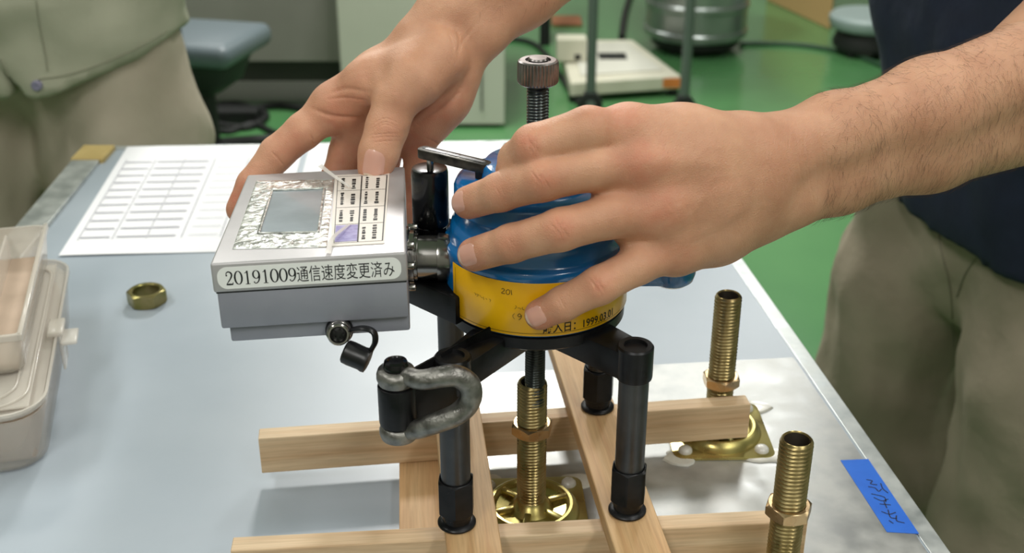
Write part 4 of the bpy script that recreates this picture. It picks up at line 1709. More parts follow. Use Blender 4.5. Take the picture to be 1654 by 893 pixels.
def near_hand():
    """left hand: back of the hand to the viewer, fingers laid round the front of the blue drum"""
    v = Vol((-0.050, 0.47, 0.10), (0.345, 0.715, 0.375), 0.00135)
    J = lambda a: [tuple(aty(x, y, Y_)) for (x, y, Y_, r) in a]
    Rr = lambda a: [r for (x, y, Y_, r) in a]
    fing = {
        'index': [(1012, 218, .556, .0118), (950, 209, .543, .0110), (862, 236, .541, .0104), (836, 258, .551, .0094), (826, 276, .560, .0082)],
        'middle': [(1035, 262, .548, .0118), (960, 272, .537, .0107), (876, 290, .532, .0104), (808, 310, .541, .0094), (757, 327, .5555, .0086)],
        'ring': [(1060, 338, .543, .0118), (985, 350, .531, .0105), (905, 371, .523, .0102), (826, 393, .532, .0094), (766, 411, .5455, .0088)],
        'pinky': [(1088, 402, .546, .0110), (1030, 428, .533, .0096), (968, 461, .525, .0094), (910, 490, .527, .0086), (872, 508, .531, .0080)],
    }
    fields = []
    for nme, a in fing.items():
        g = v.new()
        v.chain(J(a), Rr(a), 0.003, target=g)
        fields.append(g)
    # fingers side by side: nearly no blend between them
    acc = fields[0]
    for g in fields[1:]:
        h = np.maximum(0.0012 - np.abs(acc - g), 0) / 0.0012
        acc = np.minimum(acc, g) - h * h * 0.0012 * .25
    # palm: five rays from the knuckles to the wrist
    K = 0.014
    cen = [(1212, 243, .580, .0160), (1216, 270, .574, .0165), (1222, 303, .574, .0165), (1222, 332, .580, .0155)]
    mcp = [(1016, 218, .556, .0118), (1040, 262, .549, .0124), (1066, 338, .545, .0124), (1094, 398, .550, .0118)]
    for a, b in zip(mcp, cen):
        mid = ((a[0] + b[0]) / 2, (a[1] + b[1]) / 2 + (3 if a is mcp[3] else 0), (a[2] + b[2]) / 2 - .003, (a[3] + b[3]) / 2 + .0006)
        v.chain(J([a, mid, b]), Rr([a, mid, b]), K)
    for i in range(3):
        v.chain(J([mcp[i], mcp[i + 1]]), [.0112, .0112], K)
    # palm side flesh and hypothenar edge
    v.chain(J([(1050, 250, .566, .012), (1140, 280, .586, .016), (1215, 285, .590, .016)]), [.012, .016, .016], K)
    v.chain(J([(1075, 395, .560, .011), (1150, 370, .574, .0150), (1225, 344, .588, .0145)]), [.011, .0150, .0145], K)
    v.chain(J([(1015, 222, .560, .011), (1090, 226, .568, .0120), (1180, 232, .585, .013)]), [.011, .0120, .013], K)
    v.cap(aty(1014, 370, .542), aty(1062, 384, .548), .0088, .0100, .006)
    v.cap(aty(984, 312, .541), aty(1040, 302, .548), .0082, .0100, .006)
    # thumb, reaching behind the drum
    th = [(1170, 235, .600, .0150), (1085, 240, .640, .0125), (1010, 262, .664, .0108), (955, 290, .668, .0092)]
    v.chain(J(th), Rr(th), 0.010)
    # wrist and forearm: two bones side by side
    v.chain(J([(1205, 252, .584, .0170), (1275, 241, .592, .0170), (1345, 216, .606, .0200), (1500, 172, .640, .0250), (1700, 94, .690, .0285)]),
            [.0170, .0170, .0195, .0250, .0285], 0.014)
    v.chain(J([(1215, 322, .588, .0175), (1280, 308, .596, .0165), (1350, 284, .612, .0195), (1500, 238, .648, .0235), (1700, 182, .700, .0275)]),
            [.0175, .0165, .0190, .0235, .0275], 0.014)
    v.chain(J([(1240, 285, .600, .0170), (1350, 250, .622, .0210), (1500, 204, .662, .0260), (1700, 138, .712, .0320)]), [.017, .021, .026, .032], 0.014)
    v.merge(acc, 0.0060)
    # knuckles, tendons, wrinkles
    for (x, y, Y_, r, a_) in ((1012, 200, .545, .012, -.0008), (1040, 262, .536, .011, -.0012), (1068, 338, .532, .011, -.0012), (1096, 390, .538, .010, -.0006),
                              (862, 232, .531, .007, -.0002), (876, 288, .522, .006, -.0005), (905, 369, .513, .006, -.0005), (968, 459, .516, .006, -.0004)):
        v.dent(tuple(aty(x, y, Y_)), r, a_)
    for (x, y, Y_) in ((1050, 228, .540), (1058, 302, .534), (1085, 368, .535), (1030, 232, .54)):
        v.dent(tuple(aty(x, y, Y_)), .008, .0010)
    for (a, b) in (((1045, 262, .536), (1190, 268, .556)), ((1072, 336, .533), (1195, 304, .557)), ((1020, 198, .545), (1180, 236, .560))):
        v.crease(aty(*a), aty(*b), .0045, -.0007)
    rc_ = random.Random(21)
    v.marks = []
    for (cx, cy, tx, hh, sp) in ((874, 290, 0.25, 20, 22), (903, 371, 0.30, 20, 22), (966, 461, 0.42, 15, 19), (860, 236, 0.15, 17, 16),
                                 (808, 310, 0.3, 13, 9), (826, 393, 0.3, 13, 9), (908, 490, 0.42, 11, 8)):
        n_ = 7 if sp > 12 else 4
        for i in range(n_):
            o_ = -sp / 2 + sp * i / (n_ - 1) + rc_.uniform(-1, 1)
            h1 = hh * rc_.uniform(.40, 1.0) * (1 - .3 * abs(o_) / sp)
            bow = o_ * .35
            up_ = rc_.uniform(-.2, .2) * hh
            v.marks.append(([(cx + o_ - tx * h1, cy - h1 + up_), (cx + o_ - bow, cy + up_), (cx + o_ + tx * h1, cy + h1 + up_)], .00050, .00030 if sp > 12 else .00018))
    for i in range(16):
        x0_ = 1228 + i * 8
        y0_ = rc_.uniform(195, 260)
        v.marks.append(([(x0_, y0_), (x0_ + rc_.uniform(-3, 6), y0_ + 40), (x0_ + rc_.uniform(2, 12), y0_ + rc_.uniform(70, 120))], .00070, .00013))
    for i in range(60):
        x0_, y0_ = rc_.uniform(1010, 1240), rc_.uniform(195, 410)
        v.marks.append(([(x0_, y0_), (x0_ + rc_.uniform(-6, 8), y0_ + rc_.uniform(8, 22))], .00060, .00008))
    # tendons and veins standing out a little
    v.marks.append(([(1060, 262), (1120, 262), (1190, 268)], .0036, -.0004))
    v.marks.append(([(1085, 335), (1140, 318), (1195, 304)], .0036, -.0004))
    v.marks.append(([(1110, 388), (1160, 362), (1205, 338)], .0034, -.0004))
    v.marks.append(([(1060, 300), (1110, 285), (1130, 245), (1180, 238)], .0018, -.00018))
    v.marks.append(([(1095, 365), (1130, 330), (1150, 290), (1200, 282)], .0018, -.00018))
    v.marks.append(([(1062, 297), (1085, 300), (1110, 298)], .0045, .0007))
    v.marks.append(([(1040, 236), (1070, 238), (1100, 238)], .0045, .0006))
    fl = []
    for (x, y, Y_, r, s_) in ((1000, 185, .545, .016, .55), (1040, 262, .536, .016, .6), (1066, 340, .532, .016, .55), (1090, 398, .538, .014, .4),
                              (852, 228, .530, .010, .75), (876, 290, .521, .009, .6), (905, 371, .512, .009, .6), (968, 461, .515, .009, .6),
                              (752, 328, .549, .011, .6), (760, 412, .539, .011, .7), (866, 512, .524, .011, .8), (808, 310, .531, .007, .4), (826, 393, .522, .007, .4),
                              (1130, 300, .55, .02, .25), (1270, 300, .57, .03, .2), (1500, 260, .63, .04, .2)):
        fl.append((tuple(aty(x, y, Y_)), r, s_))
    return v, fl


def far_hand():
    """right hand: thumb pressed on the lid, palm towards the viewer, fingers down behind the box"""
    v = Vol((-0.205, 0.60, 0.13), (0.115, 0.845, 0.40), 0.00135)
    J = lambda a: [tuple(aty(x, y, Y_)) for (x, y, Y_, r) in a]
    Rr = lambda a: [r for (x, y, Y_, r) in a]
    fing = [
        [(532, 178, .705, .0120), (490, 212, .699, .0112), (447, 248, .693, .0106), (408, 298, .683, .0096), (388, 338, .676, .0088)],
        [(578, 205, .716, .0120), (560, 245, .712, .0110), (545, 290, .705, .0106), (545, 350, .698, .0096), (550, 385, .694, .0088)],
        [(628, 215, .722, .0118), (618, 262, .720, .0108), (610, 310, .712, .0104), (612, 360, .704, .0095), (615, 395, .700, .0088)],
        [(676, 200, .716, .0112), (676, 245, .714, .0096), (674, 285, .708, .0092), (667, 335, .703, .0086), (662, 372, .700, .0080)],
    ]
    acc = None
    for a in fing:
        g = v.new()
        v.chain(J(a), Rr(a), 0.003, target=g)
        if acc is None:
            acc = g
        else:
            h = np.maximum(0.0012 - np.abs(acc - g), 0) / 0.0012
            acc = np.minimum(acc, g) - h * h * 0.0012 * .25
    K = 0.014
    cen = [(678, 78, .722, .0165), (700, 88, .728, .0165), (716, 98, .730, .0160), (728, 106, .728, .0150)]
    mcp = [(540, 174, .706, .0120), (584, 198, .718, .0124), (634, 206, .724, .0124), (684, 194, .718, .0120)]
    for a, b in zip(mcp, cen):
        mid = ((a[0] + b[0]) / 2, (a[1] + b[1]) / 2, (a[2] + b[2]) / 2 + .002, (a[3] + b[3]) / 2)
        v.chain(J([a, mid, b]), Rr([a, mid, b]), K)
    for i in range(3):
        v.chain(J([mcp[i], mcp[i + 1]]), [.0115, .0115], K)
    # heel of the hand on the little-finger side
    v.chain(J([(690, 192, .716, .012), (717, 156, .716, .0135), (732, 122, .718, .0140)]), [.012, .0135, .0140], K)
    # wrist and forearm
    v.chain(J([(690, 64, .722, .0165), (728, 20, .730, .0170), (800, -52, .745, .0215), (960, -170, .775, .027)]), [.0165, .0175, .0215, .027], 0.014)
    v.chain(J([(730, 88, .722, .0155), (775, 50, .732, .0165), (842, -8, .748, .0200), (1000, -128, .782, .026)]), [.0155, .0155, .0195, .026], 0.012)
    v.merge(acc, 0.0060)
    # thumb with its fleshy base, in front of the palm
    g = v.new()
    th = [(706, 92, .706, .0175), (668, 128, .692, .0170), (640, 160, .684, .0128), (625, 206, .676, .0118), (612, 246, .6695, .0112), (605, 272, .6665, .0102)]
    v.chain(J(th), Rr(th), 0.006, target=g)
    v.cap(aty(706, 92, .706), aty(590, 130, .700), .0155, .0125, 0.010, target=g)
    v.merge(g, 0.0050)
    v.chain(J([(600, 128, .701, .011), (550, 165, .703, .0110)]), [.0115, .0115], 0.010)
    # joint swelling and creases
    v.dent(tuple(aty(622, 214, .664)), .007, -.0006)
    rc_ = random.Random(8)
    v.marks = []
    for o_ in (-15, -9, -5, 1, 6, 13):
        bow = 5 if o_ < -2 else -4
        jx = rc_.uniform(-4, 4)
        v.marks.append(([(598 + abs(jx), 217 + o_), (622, 211 + o_ - bow), (648 - abs(jx), 215 + o_)], .00050, .00020))
    for i in range(14):
        x0_, y0_ = 676 + i * 5 + rc_.uniform(-3, 3), 176 - i * 6
        v.marks.append(([(x0_, y0_), (x0_ + rc_.uniform(1, 5), y0_ - 14), (x0_ + rc_.uniform(6, 14), y0_ - rc_.uniform(26, 44))], .0009, .00014))
    for (pl_, w_, am) in (([(528, 152), (560, 143), (596, 150)], .0016, .0007), ([(505, 176), (535, 187), (568, 190), (594, 187)], .0016, .0012), ([(530, 160), (560, 158), (594, 164)], .0010, .0005),
                          ([(500, 214), (506, 228), (510, 242)], .0009, .0006), ([(440, 246), (452, 258), (460, 272)], .0008, .0005),
                          ([(690, 224), (712, 234), (736, 240)], .0012, .0009), ([(655, 214), (680, 196), (712, 178), (740, 150), (756, 116)], .0020, .0012),
                          ([(734, 36), (742, 66), (738, 100)], .0014, .0004), ([(720, 40), (731, 70), (733, 96)], .0012, .0003), ([(770, 38), (752, 60), (742, 80)], .0013, .0003),
                          ([(640, 96), (636, 124), (640, 160)], .0060, -.0008), ([(590, 105), (596, 140), (588, 175)], .0035, .0010)):
        v.marks.append((pl_, w_, am))
    v.dent(tuple(aty(566, 168, .692)), .009, -.0014)
    fl = []
    for (x, y, Y_, r, s_) in ((603, 285, .657, .012, .7), (624, 214, .664, .010, .35), (545, 190, .693, .020, .55), (470, 235, .684, .016, .45), (395, 320, .67, .016, .8),
                              (560, 255, .70, .016, .5), (720, 170, .70, .022, .5), (680, 240, .70, .016, .7), (680, 320, .695, .02, .8), (735, 110, .70, .014, .3), (560, 160, .69, .018, .4)):
        fl.append((tuple(aty(x, y, Y_)), r, s_))
    return v, fl


vA, flA = near_hand()
VA, FA = vA.mesh()
LA, GA = press_lines(VA, FA, getattr(vA, 'lines', []), vA.marks)
handA = body_obj('left_hand_and_forearm', LA, GA, SKIN, person, PO, flA)
vB, flB = far_hand()
VB, FB_ = vB.mesh()
LB, GB = press_lines(VB, FB_, [], vB.marks)
handB = body_obj('right_hand_and_forearm', LB, GB, SKIN, person, PO, flB)

bvA = BVHTree.FromPolygons([tuple(p) for p in VA], [tuple(f) for f in FA])
bvB = BVHTree.FromPolygons([tuple(p) for p in VB], [tuple(f) for f in FB_])


def nail(parent, bvh, P, along_, nrm, L, W):
    """a curved nail laid on the finger: P its middle, along_ towards the tip, nrm out of the skin"""
    P = Vector(P)
    n_ = Vector(nrm).normalized()
    t_ = Vector(along_)
    t_ = (t_ - n_ * t_.dot(n_)).normalized()
    s_ = t_.cross(n_)
    NU, NV = 12, 14
    vs, fs = [], []
    for j in range(NV + 1):
        v_ = -1 + 2 * j / NV
        for i in range(NU + 1):
            u_ = -1 + 2 * i / NU
            uu = u_ * W / 2 * (math.sqrt(max(0.0, 1 - max(0, abs(v_) - .45) ** 2 / .36)) * .999 + 0.001)
            vv = v_ * L / 2
            st = P + s_ * uu + t_ * vv + n_ * 0.02
            hit = bvh.ray_cast(st, -n_)
            lift = 0.00045 - 0.0006 * max(abs(u_), (abs(v_) if v_ < 0 else .3 * v_)) ** 4
            if hit[0] is None:
                p = st - n_ * 0.02
            else:
                p = hit[0] + n_ * lift
            vs.append(p)
    for j in range(NV):
        for i in range(NU):
            a = j * (NU + 1) + i
            fs.append((a, a + 1, a + NU + 2, a + NU + 1))
    m = MB()
    m.add(vs, fs)
    m.m = [1 if (f[0] // (NU + 1)) >= NV - 2 else 0 for f in m.f]
    obj('fingernail', m, [M_NAIL, M_NAILTIP], parent, PO, angle=80)


def D3(a, b):
    return tuple(Vector(aty(*b)) - Vector(aty(*a)))


nail(handA, bvA, aty(744, 326, .552), D3((808, 310, .541), (757, 327, .5555)), (-0.70, -0.62, 0.25), .0125, .0115)
nail(handA, bvA, aty(758, 411, .540), D3((826, 393, .532), (766, 411, .5455)), (-0.45, -0.85, 0.25), .0125, .0120)
nail(handA, bvA, aty(866, 510, .526), D3((910, 490, .527), (872, 508, .531)), (-0.22, -0.95, 0.15), .0115, .0105)
nail(handB, bvB, aty(605, 272, .660), D3((612, 246, .6695), (605, 280, .6665)), (-0.05, -0.62, 0.78), .0135, .0140)

# arm hair: short fine dark strands lying along the forearm
def hairs(parent, V, Fq, bvh, test, count, along_, seed, name):
    rnd = random.Random(seed)
    cand = [i for i in range(0, len(V)) if test(V[i])]
    m = MB()
    for _ in range(count):
        i = rnd.choice(cand)
        p = Vector(V[i])
        loc, nrm, _i, _d = bvh.find_nearest(p)
        d = (Vector(along_) + Vector((rnd.uniform(-1, 1), rnd.uniform(-1, 1), rnd.uniform(-1, 1))) * .55)
        d = (d - nrm * d.dot(nrm)).normalized()
        L = rnd.uniform(.004, .010)
        s_ = d.cross(nrm) * 0.000032
        c_ = nrm.cross(d) * rnd.uniform(-.3, .3) * L
        pts = [loc, loc + d * L * .5 + nrm * 0.0011 + c_ * .3, loc + d * L + nrm * 0.0012 + c_]
        vs = []
        for k, q in enumerate(pts):
            w_ = (1 - k * .4)
            vs += [q + s_ * w_, q - s_ * w_, q + nrm * 0.00008 * w_]
        fs = [(0, 1, 4, 3), (1, 2, 5, 4), (2, 0, 3, 5), (3, 4, 7, 6), (4, 5, 8, 7), (5, 3, 6, 8)]
        m.add(vs, fs)
    o = obj(name, m, M_HAIR, parent, PO, smooth=False)
    o['kind'] = 'stuff'
    return o


hairs(handA, VA, FA, bvA, lambda p: p[0] > 0.165 and p[1] < 0.68, 3200, (-0.3, 0.05, -1.0), 3, 'arm_hair')
hairs(handB, VB, FB_, bvB, lambda p: p[0] > -0.02 and p[2] > .28, 500, (-0.6, -0.1, -0.8), 5, 'arm_hair')

# upper arms (outside the picture) up to the sleeves
v = Vol((0.05, 0.62, 0.15), (0.62, 1.32, 0.62), 0.006)
eA = np.array(aty(1700, 134, .700))
v.chain([eA - np.array([.03, .02, 0]), (0.42, 0.745, 0.325), (0.53, 0.93, 0.46)], [.036, .044, .050], .03)
eB = np.array(aty(985, -145, .780))
v.chain([eB - np.array([.02, .012, .0]), (0.16, 0.86, 0.40), (0.33, 1.05, 0.47)], [.030, .042, .048], .03)
Vq, Fq = v.mesh()
body_obj('upper_arms', Vq, Fq, SKIN, person, PO)


def foldfn(amp, sc, seed, zs=1.0):
    off = Vector((seed * 3.1, seed * 1.7, seed))

    def f_(p):
        q = Vector((p.x * sc, p.y * sc, p.z * sc * zs)) + off
        a = noise.noise(q)
        b_ = noise.noise(q * 2.3 + Vector((5, 1, 2)))
        return amp * (a + .5 * b_ - .6 * abs(noise.noise(q * 1.3 + Vector((9, 9, 9)))))
    return f_


# navy top
v = Vol((0.34, 0.80, -0.12), (0.86, 1.52, 0.66), 0.008)
v.chain([(0.575, 1.235, -0.10), (0.570, 1.225, 0.12), (0.545, 1.20, 0.35), (0.52, 1.18, 0.50)], [.135, .130, .140, .10], .06)
v.chain([(0.600, 1.14, -0.10), (0.600, 1.11, 0.15), (0.60, 1.05, 0.45)], [.115, .115, .09], .06)
v.chain([(0.540, 1.33, -0.10), (0.53, 1.33, 0.15), (0.47, 1.32, 0.45)], [.105, .105, .09], .06)
v.chain([(0.60, 1.03, 0.49), (0.53, 0.93, 0.46)], [.075, .066], .04)
v.chain([(0.46, 1.30, 0.50), (0.36, 1.09, 0.475)], [.075, .064], .04)
v.cut((0.53, 1.15, -0.060), (0.12, 0.16, -1))
Vq, Fq = v.mesh()
body_obj('navy_top', Vq, Fq, M_NAVY, person, PO, folds=foldfn(0.012, 8, 1.0, .7))
# trousers: far leg and near leg from waist to floor
v = Vol((0.28, 0.92, -0.80), (0.86, 1.52, 0.06), 0.008)
v.chain([(0.580, 1.24, 0.03), (0.575, 1.23, -0.10)], [.115, .115], .04)
v.chain([(0.525, 1.33, 0.0), (0.505, 1.345, -0.22), (0.495, 1.35, -0.45), (0.50, 1.36, -0.79)], [.098, .098, .098, .075], .03)
v.chain([(0.605, 1.13, 0.0), (0.590, 1.115, -0.22), (0.585, 1.11, -0.45), (0.59, 1.12, -0.79)], [.105, .096, .088, .070], .03)
Vq, Fq = v.mesh()
tro = body_obj('trousers', Vq, Fq, M_TROUSER, person, PO, folds=foldfn(0.013, 11, 2.0, .6))
bvT = BVHTree.FromPolygons([tuple(Vector(x.co) + Vector(PO)) for x in tro.data.vertices], [tuple(p.vertices) for p in tro.data.polygons])


def stitch(name, parent, bvh, pix, m, r=0.0012, origin=PO, y_=1.6):
    pts = []
    P_ = catmull([(a, b) for a, b in pix], 6)
    for (a, b) in P_:
        o_ = Vector((0, 0, CAMH))
        d_ = (aty(a, b, y_) - o_).normalized()
        hit = bvh.ray_cast(o_, d_)
        if hit[0] is not None:
            pts.append(hit[0] - d_ * 0.0005)
    if len(pts) < 3:
        return
    mb = MB()
    mb.tube(pts, r, 6)
    return obj(name, mb, m, parent, origin)


stitch('fly_seam', tro, bvT, [(1512, 330), (1520, 400), (1535, 470), (1540, 560)], M_STITCH2)
stitch('pocket_seam', tro, bvT, [(1590, 400), (1560, 440), (1545, 480)], M_STITCH2)
for sx_, sy_ in ((0.49, 1.36), (0.59, 1.12)):
    m = MB()
    Mf = Matrix.Translation((sx_ - 0.03, sy_ - 0.03, FLOOR)) @ Matrix.Rotation(math.radians(215), 4, 'Z')
    m.box(-0.10, 0.17, -0.048, 0.048, 0.0, 0.028, 0.010, Mf)
    m.sphere((-0.03, 0, 0.035), 0.05, 16, Mf, (1.3, .9, .9))
    m.sphere((0.08, 0, 0.028), 0.046, 16, Mf, (1.7, 1, .7))
    obj('shoe', m, M_RUB, person, PO)

# ================================================================== THE WATCHER AT THE LEFT
man = thing('person', 'person at upper left in open sage green jacket and stone trousers, standing behind the bench', 'person', (-0.62, 1.50, FLOOR))
MO = tuple(man.location)
v = Vol((-1.02, 1.28, -0.80), (-0.20, 1.74, 0.30), 0.009)
v.chain([(-0.615, 1.50, 0.22), (-0.615, 1.50, 0.10)], [.130, .130], .05)
v.chain([(-0.525, 1.49, 0.10), (-0.507, 1.485, -0.08), (-0.500, 1.47, -0.30), (-0.50, 1.49, -0.79)], [.098, .104, .100, .075], .035)
v.chain([(-0.720, 1.50, 0.10), (-0.735, 1.49, -0.08), (-0.735, 1.475, -0.30), (-0.73, 1.49, -0.79)], [.098, .104, .100, .075], .035)
Vq, Fq = v.mesh()
body_obj('trousers', Vq, Fq, M_TROUSER2, man, MO, folds=foldfn(0.014, 10, 5.0, .5))
v = Vol((-1.10, 1.24, -0.06), (-0.18, 1.78, 0.75), 0.009)
v.chain([(-0.62, 1.50, -0.02), (-0.62, 1.50, 0.30), (-0.62, 1.51, 0.55)], [.160, .160, .13], .07)
v.chain([(-0.530, 1.50, -0.05), (-0.525, 1.50, 0.25), (-0.50, 1.51, 0.58)], [.120, .118, .09], .06)
v.chain([(-0.72, 1.50, -0.05), (-0.73, 1.50, 0.25), (-0.75, 1.51, 0.58)], [.128, .128, .09], .07)
v.cut(tuple(aty(36, 178, 1.335)), (0.40, -0.05, -1.0))
v.cut(tuple(aty(36, 178, 1.335)), (-0.83, 0.0, -0.56))
jz = v
Vq, Fq = v.mesh()
jk = body_obj('jacket', Vq, Fq, M_SAGE, man, MO, folds=foldfn(0.012, 9, 8.0, 1.5))
bvJ = BVHTree.FromPolygons([tuple(Vector(x.co) + Vector(MO)) for x in jk.data.vertices], [tuple(p.vertices) for p in jk.data.polygons])
# under-flap of the jacket's other half
v = Vol((-1.0, 1.26, -0.10), (-0.50, 1.74, 0.20), 0.009)
v.chain([(-0.72, 1.505, 0.0), (-0.72, 1.505, 0.15)], [.135, .130], .05)
v.chain([(-0.62, 1.50, 0.0), (-0.62, 1.50, 0.15)], [.155, .150], .05)
v.cut((-0.6, 1.34, 0.026), (0.0, 0.0, -1))
v.cut((-0.585, 1.34, 0.026), (1.0, 0.0, 0.2))
Vq, Fq = v.mesh()
body_obj('jacket_flap', Vq, Fq, M_SAGE, man, MO)
stitch('placket_edge', jk, bvJ, [(0, 95), (22, 135), (48, 166)], M_STITCH, 0.0020, MO)
stitch('placket_seam', jk, bvJ, [(58, 0), (66, 50), (74, 90), (77, 115)], M_STITCH, 0.0010, MO)
stitch('hem_seam', jk, bvJ, [(62, 128), (120, 118), (200, 88), (270, 50)], M_STITCH, 0.0010, MO)
hit = bvJ.ray_cast(Vector((0, 0, CAMH)), (aty(60, 138, 1.4) - Vector((0, 0, CAMH))).normalized())
if hit[0] is not None:
    m = MB()
    m.lathe([(0.0062, -0.003), (0.0062, 0.003), (0.0048, 0.004), (0.002, 0.0035)], 20, Matrix.Translation(hit[0]) @ Matrix.Rotation(PI / 2, 4, 'X'))
    obj('button', m, M_BUTTON, jk, MO)
for sx_ in (-0.50, -0.73):
    m = MB()
    Mf = Matrix.Translation((sx_, 1.45, FLOOR)) @ Matrix.Rotation(-PI / 2, 4, 'Z')
    m.box(-0.10, 0.17, -0.048, 0.048, 0.0, 0.028, 0.010, Mf)
    m.sphere((-0.03, 0, 0.035), 0.05, 16, Mf, (1.3, .9, .9))
    m.sphere((0.08, 0, 0.028), 0.046, 16, Mf, (1.7, 1, .7))
    obj('shoe', m, M_RUB, man, MO)

# ================================================================== BACKGROUND
G0 = lambda px, py: atz(px, py, FLOOR)
# grey desk pedestal raised on a dark plinth beam
desk = thing('cabinet', 'grey steel cabinet on a raised dark plinth, behind the chair at upper left', 'cabinet', (-0.75, 4.05, FLOOR))
DO = tuple(desk.location)
yk = 3.86
zl = aty(400, 100, yk).z
xr = aty(554, 80, yk).x
m = MB()
m.box(-1.75, xr, yk, yk + 0.55, zl, 0.05, 0.004)
obj('body', m, M_CABG, desk, DO, smooth=False)
m = MB()
z2 = aty(400, 132, yk).z
m.box(-1.75, xr, yk + 0.01, yk + 0.5, z2, zl, 0.002)
obj('plinth_beam', m, M_DARK, desk, DO, smooth=False)
for xx in (-1.70, xr - 0.05):
    m = MB()
    m.box(xx, xx + 0.045, yk + 0.05, yk + 0.45, FLOOR, z2, 0.002)
    obj('foot', m, M_DARK, desk, DO, smooth=False)
cab = thing('cabinet', 'tall off-white floor cabinet right behind the far hand', 'cabinet', (-0.28, 4.0, FLOOR))
CBO = tuple(cab.location)
m = MB()
xr2 = G0(815, 205).x
m.box(xr + 0.012, xr2, 3.70, 4.25, FLOOR + 0.012, 0.05, 0.004)
obj('body', m, M_CABW, cab, CBO, smooth=False)
m = MB()
m.box(xr + 0.03, xr2 - 0.02, 3.72, 4.2, FLOOR, FLOOR + 0.012)
obj('base_frame', m, M_DARK, cab, CBO, smooth=False)
m = MB()
m.box(xr2 - 0.075, xr2 - 0.071, 3.694, 3.702, FLOOR + 0.06, 0.0)
obj('door_gap', m, M_DARK, cab, CBO, smooth=False)

# chair behind the watcher
def chair_seat(name, label, px, py, wpx, y, m_seat, dz=0.0, rz=0.0):
    c = aty(px, py, y)
    r = wpx / 2 / F * (y * _c + (CAMH - c.z) * _s)
    t = thing(name, label, 'chair', (c.x, c.y, FLOOR), rz=rz)
    mb = MB()
    mb.box(-r, r, -r, r, c.z - FLOOR - 0.065, c.z - FLOOR, 0.028, seg=4)
    obj('seat', mb, m_seat, t, (0, 0, 0), angle=60)
    mb = MB()
    mb.lathe([(0.05, c.z - FLOOR - 0.17), (r * .7, c.z - FLOOR - 0.13), (r * .92, c.z - FLOOR - 0.06)], 28)
    obj('seat_pan', mb, M_RUB, t, (0, 0, 0))
    mb = MB()
    mb.tube([(0, 0, 0.06), (0, 0, c.z - FLOOR - 0.08)], 0.025, 14)
    obj('gas_column', mb, M_RUB, t, (0, 0, 0))
    for k in range(5):
        a = 2 * PI * k / 5 + .3
        mb = MB()
        mb.tube([(0, 0, 0.10), (0.13 * math.cos(a), 0.13 * math.sin(a), 0.085), (0.26 * math.cos(a), 0.26 * math.sin(a), 0.065)], [.022, .018, .014], 10)
        lg = obj('leg', mb, M_RUB, t, (0, 0, 0))
        mb = MB()
        mb.lathe([(0.010, -0.012), (0.0275, -0.010), (0.0275, 0.010), (0.010, 0.012)], 18, Matrix.Translation((0.26 * math.cos(a), 0.26 * math.sin(a), 0.028)) @ Matrix.Rotation(PI / 2, 4, 'X'))
        obj('caster', mb, M_RUB, lg, (0, 0, 0))
    mb = MB()
    mb.box(-r * .8, r * .8, r * .9, r * 1.12, c.z - FLOOR + 0.13, c.z - FLOOR + 0.42, 0.02, seg=3)
    obj('backrest', mb, M_BACK, t, (0, 0, 0), angle=60)
    mb = MB()
    mb.box(-0.03, 0.03, r * .95, r * 1.08, c.z - FLOOR - 0.05, c.z - FLOOR + 0.16, 0.005)
    obj('back_bracket', mb, M_RUB, t, (0, 0, 0))
    return t


chair_seat('office_chair', 'blue-grey swivel chair beside the watcher, in front of the grey cabinet', 322, 50, 178, 3.25, M_SEAT, rz=2.9)
st = aty(1412, 28, 4.55)
stool = thing('rolling_stool', 'low round pale grey stool at top right between tan box and navy top', 'stool', (st.x, 4.62, FLOOR))
hs_ = st.z - FLOOR
m = MB()
m.lathe([(0.05, hs_ - 0.06), (0.135, hs_ - 0.055), (0.150, hs_ - 0.035), (0.150, hs_ - 0.012), (0.138, hs_), (0.02, hs_ + 0.004)], 40)
obj('seat', m, M_SEAT2, stool, (0, 0, 0))
m = MB()
m.lathe([(0.125, 0.03), (0.13, 0.05), (0.11, hs_ - 0.055)], 32)
obj('base', m, M_RUB, stool, (0, 0, 0))
for k in range(4):
    a_ = PI / 4 + k * PI / 2
    m = MB()
    m.lathe([(0.008, -0.010), (0.016, -0.009), (0.016, 0.009), (0.008, 0.010)], 16, Matrix.Translation((0.10 * math.cos(a_), 0.10 * math.sin(a_), 0.016)) @ Matrix.Rotation(PI / 2, 4, 'X'))
    obj('caster', m, M_RUB, stool, (0, 0, 0))

# trolley frame: posts with a caster
tr = thing('trolley', 'grey metal trolley frame with a black caster standing over the platform scale', 'trolley', (0.42, 4.1, FLOOR))
TRO = tuple(tr.location)
pA, pB = G0(953, 186), G0(1103, 192)
for (x, y) in ((pA.x, pA.y), (pB.x, pB.y)):
    m = MB()
    m.tube([(x, y, FLOOR + 0.07), (x, y, 0.15)], 0.0165, 16)
    pp = obj('post', m, M_POST, tr, TRO)
    m = MB()
    m.lathe([(0.012, -0.013), (0.040, -0.011), (0.040, 0.011), (0.012, 0.013)], 24, Matrix.Translation((x, y - .01, FLOOR + 0.042)) @ Matrix.Rotation(PI / 2, 4, 'X'))
    m.box(x - 0.022, x + 0.022, y - .02, y + .02, FLOOR + 0.068, FLOOR + 0.080, 0.003)
    cc_ = obj('caster', m, M_RUB, pp, TRO)
m = MB()
m.box(pA.x - 0.01, pB.x + 0.01, pA.y, pA.y + 1.05, 0.13, 0.16, 0.004)
obj('shelf', m, M_POST, tr, TRO, smooth=False)
m = MB()
m.lathe([(0.008, -0.0135), (0.016, -0.0135), (0.016, 0.0135), (0.008, 0.0135)], 18, Matrix.Translation((pA.x, pA.y - .014, FLOOR + 0.042)) @ Matrix.Rotation(PI / 2, 4, 'X'))
obj('caster_hub', m, M_POST, tr, TRO)

